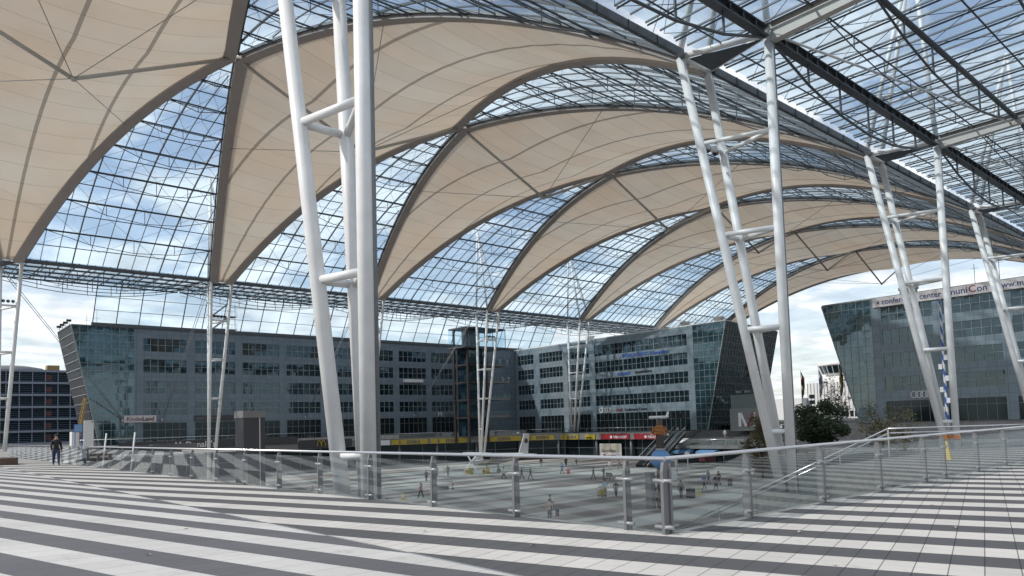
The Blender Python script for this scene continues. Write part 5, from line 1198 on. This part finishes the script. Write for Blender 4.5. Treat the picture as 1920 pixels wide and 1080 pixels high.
# display aircraft on the forum (nose towards the left front)
ax_, ay_ = 77.5, 93.5; Fd = Vector((-.62, .55, 0)); Fd = Vector((-.80, -.05, 0)).normalized(); Sd2 = Vector((-Fd.y, Fd.x, 0)); Q = Vector((ax_, ay_, ZF))
def A3(f, s, z): return Q+Fd*f+Sd2*s+Vector((0, 0, z))
root = thing('display_aircraft', 'small silver propeller aircraft on display under the slim mast', 'aircraft', (ax_, ay_, ZF))
m = MB(); prof = [(5.2, .08, 2.1), (4.9, .45, 2.1), (4.0, .72, 2.1), (2.2, .85, 2.2), (0, .9, 2.25), (-3, .65, 2.3), (-6.5, .28, 2.5), (-8, .1, 2.6)]
n = 14; vs = []
for f, r_, z in prof:
    for i in range(n): a = 2*PI*i/n; vs.append(A3(f, r_*math.cos(a), z+r_*1.15*math.sin(a)))
m.add(vs, [(j_*n+i, j_*n+(i+1) % n, (j_+1)*n+(i+1) % n, (j_+1)*n+i) for j_ in range(len(prof)-1) for i in range(n)]+[tuple(range(n)), tuple(reversed(range(len(vs)-n, len(vs))))], True); build('fuselage', m, 'stainless', root)
for s_ in (-1, 1):
    m = MB(); m.hexa([A3(1.6, s_*.3, 2.95), A3(-.9, s_*.3, 2.95), A3(-.5, s_*7.4, 3.2), A3(.7, s_*7.4, 3.2), A3(1.6, s_*.3, 3.2), A3(-.9, s_*.3, 3.2), A3(-.5, s_*7.4, 3.32), A3(.7, s_*7.4, 3.32)]); build('wing', m, 'roof_white', root)
    m = MB(); m.hexa([A3(-6.4, 0, 2.6), A3(-7.9, 0, 2.6), A3(-7.8, s_*2.4, 2.65), A3(-6.9, s_*2.4, 2.65), A3(-6.4, 0, 2.75), A3(-7.9, 0, 2.75), A3(-7.8, s_*2.4, 2.72), A3(-6.9, s_*2.4, 2.72)]); build('tailplane', m, 'roof_white', root)
    m = MB(); m.tube(A3(.6, s_*1.3, 1.6), A3(.6, s_*1.5, .5), .08, 8); m.tube(A3(.6, s_*1.4, .4), A3(.6, s_*1.62, .4), .4, 14); build('main_wheel', m, 'black', root)
m = MB(); m.hexa([A3(-5.6, -.06, 2.7), A3(-8, -.06, 2.7), A3(-8, .06, 2.7), A3(-5.6, .06, 2.7), A3(-7.2, -.05, 6.3), A3(-8.4, -.05, 6.3), A3(-8.4, .05, 6.3), A3(-7.2, .05, 6.3)]); fin = build('fin', m, 'roof_white', root)
m = MB(); m.lathe(A3(-7.55, .1, 5.0), [(.01, 0), (.42, 0), (.42, .03), (.01, .03)], 18, Sd2); m.lathe(A3(-7.55, -.1, 5.0), [(.01, 0), (.42, 0), (.42, .03), (.01, .03)], 18, -Sd2); build('round_emblem', m, 'brown', fin)
m = MB()
for a in (R(40), R(130), R(220), R(310)): d = Sd2*math.cos(a)+Vector((0, 0, math.sin(a))); m.beam(A3(5.3, 0, 2.1)+d*.15, A3(5.3, 0, 2.1)+d*1.75, .24, .05, Fd)
m.ball(A3(5.35, 0, 2.1), .2, 10); build('propeller', m, 'roof_white', root)
for s_, f0 in ((-1, 3.3), (1, 3.3)): m = MB(); m.box(*[v for c in range(3) for v in sorted((A3(3.2, s_*.55, 2.35)[c], A3(1.9, s_*.86, 2.9)[c]))]); build('cabin_window', m, 'shop_dark', root)
for i, (x, y, lab) in enumerate(((72.6, 94.2, 'left'), (74.5, 92.2, 'middle'), (78.5, 89.5, 'right'))):
    m = MB(); m.box(x-.45, x+.45, y-.45, y+.45, ZF, ZF+1.0); o = single('display_crate', m, 'yellow', 'yellow display crate by the aircraft, the %s one of three' % lab, 'crate', (x, y, ZF), 'yellow crates round the aircraft')
    m = MB(); m.box(x-.47, x-.455, y-.3, y+.3, ZF+.3, ZF+.6); build('stripe', m, 'red', o)
root = thing('barrier_ring', 'low glass barrier around the display aircraft', 'barrier', (ax_-3, ay_-3, ZF))
g = MB(); m = MB(); pts = [A3(7.5, -4.5, 0), A3(7.5, 4.5, 0), A3(-4, 4.5, 0), A3(-4, -4.5, 0), A3(7.5, -4.5, 0)]
for a, b in zip(pts, pts[1:]):
    g.quad(a+Vector((0, 0, .1)), b+Vector((0, 0, .1)), b+Vector((0, 0, 1)), a+Vector((0, 0, 1))); m.tube(a+Vector((0, 0, 1.02)), b+Vector((0, 0, 1.02)), .025, 6)
    for q in range(5): p = a+(b-a)*q/5; m.tube(p, p+Vector((0, 0, 1.02)), .025, 6)
build('glass', g, 'rail_glass', root); build('frame', m, 'stainless', root)
# info pillar right of the globe sculpture
m = MB(); m.box(83.2, 83.6, 60.9, 62.0, ZF, ZF+2.5); o = single('info_pillar', m, 'roof_white', 'white information pillar right of the globe sculpture', 'sign', (83.4, 61.5, ZF)); m = MB(); m.box(83.15, 83.19, 61.1, 61.8, ZF+1.3, ZF+2.2); build('info_panel', m, 'fascia_grey', o)
m = MB(); m.box(76.9, 77.0, 54.2, 54.9, ZF+3.1, ZF+3.8); m.tube((77, 54.55, ZF), (77, 54.55, ZF+3.1), .05, 8); single('sign_post', m, 'roof_white', 'small square white sign on a thin post behind the right railing', 'sign', (77, 54.5, ZF))
root = thing('red_white_pole', 'thin red and white marker pole on the stair landing', 'pole', (20.9, 15.4, -5))
m = MB(); m.tube((20.9, 16.2, ZF), (20.9, 16.2, -2.9), .05, 8); build('shaft', m, 'roof_white', root)
for z in (-3.2, -3.7): m = MB(); m.tube((20.9, 16.2, z-.12), (20.9, 16.2, z+.12), .055, 8); build('red_band', m, 'red', root)
g = MB(); g.box(CR-.02, CR+.02, 0, 60, -.02, .006); struct('joint_strip', g, 'stainless')
# fallen leaves on the plaza
random.seed(3)
m = MB()
for x, y in ((1.6, 15.7), (3.6, 12), (2.4, 9.4), (6.2, 9.2), (7.6, 3.6), (9.8, 1.9), (11, 3.5), (13.4, 4.6), (4.2, 21), (7.0, 13.4), (9.4, 4.9), (6.4, 7.0)):
    z = .012+(.06*(CR-x) if x < CR else 0); a = random.uniform(0, 6); s_ = .045; m.add([(x+s_*math.cos(a), y+s_*math.sin(a), z), (x-.5*s_*math.sin(a), y+.5*s_*math.cos(a), z+.02), (x-s_*math.cos(a), y-s_*math.sin(a), z), (x+.5*s_*math.sin(a), y-.5*s_*math.cos(a), z+.01)], ((0, 1, 2, 3),))
struct('fallen_leaves', m, 'beige', 'stuff')
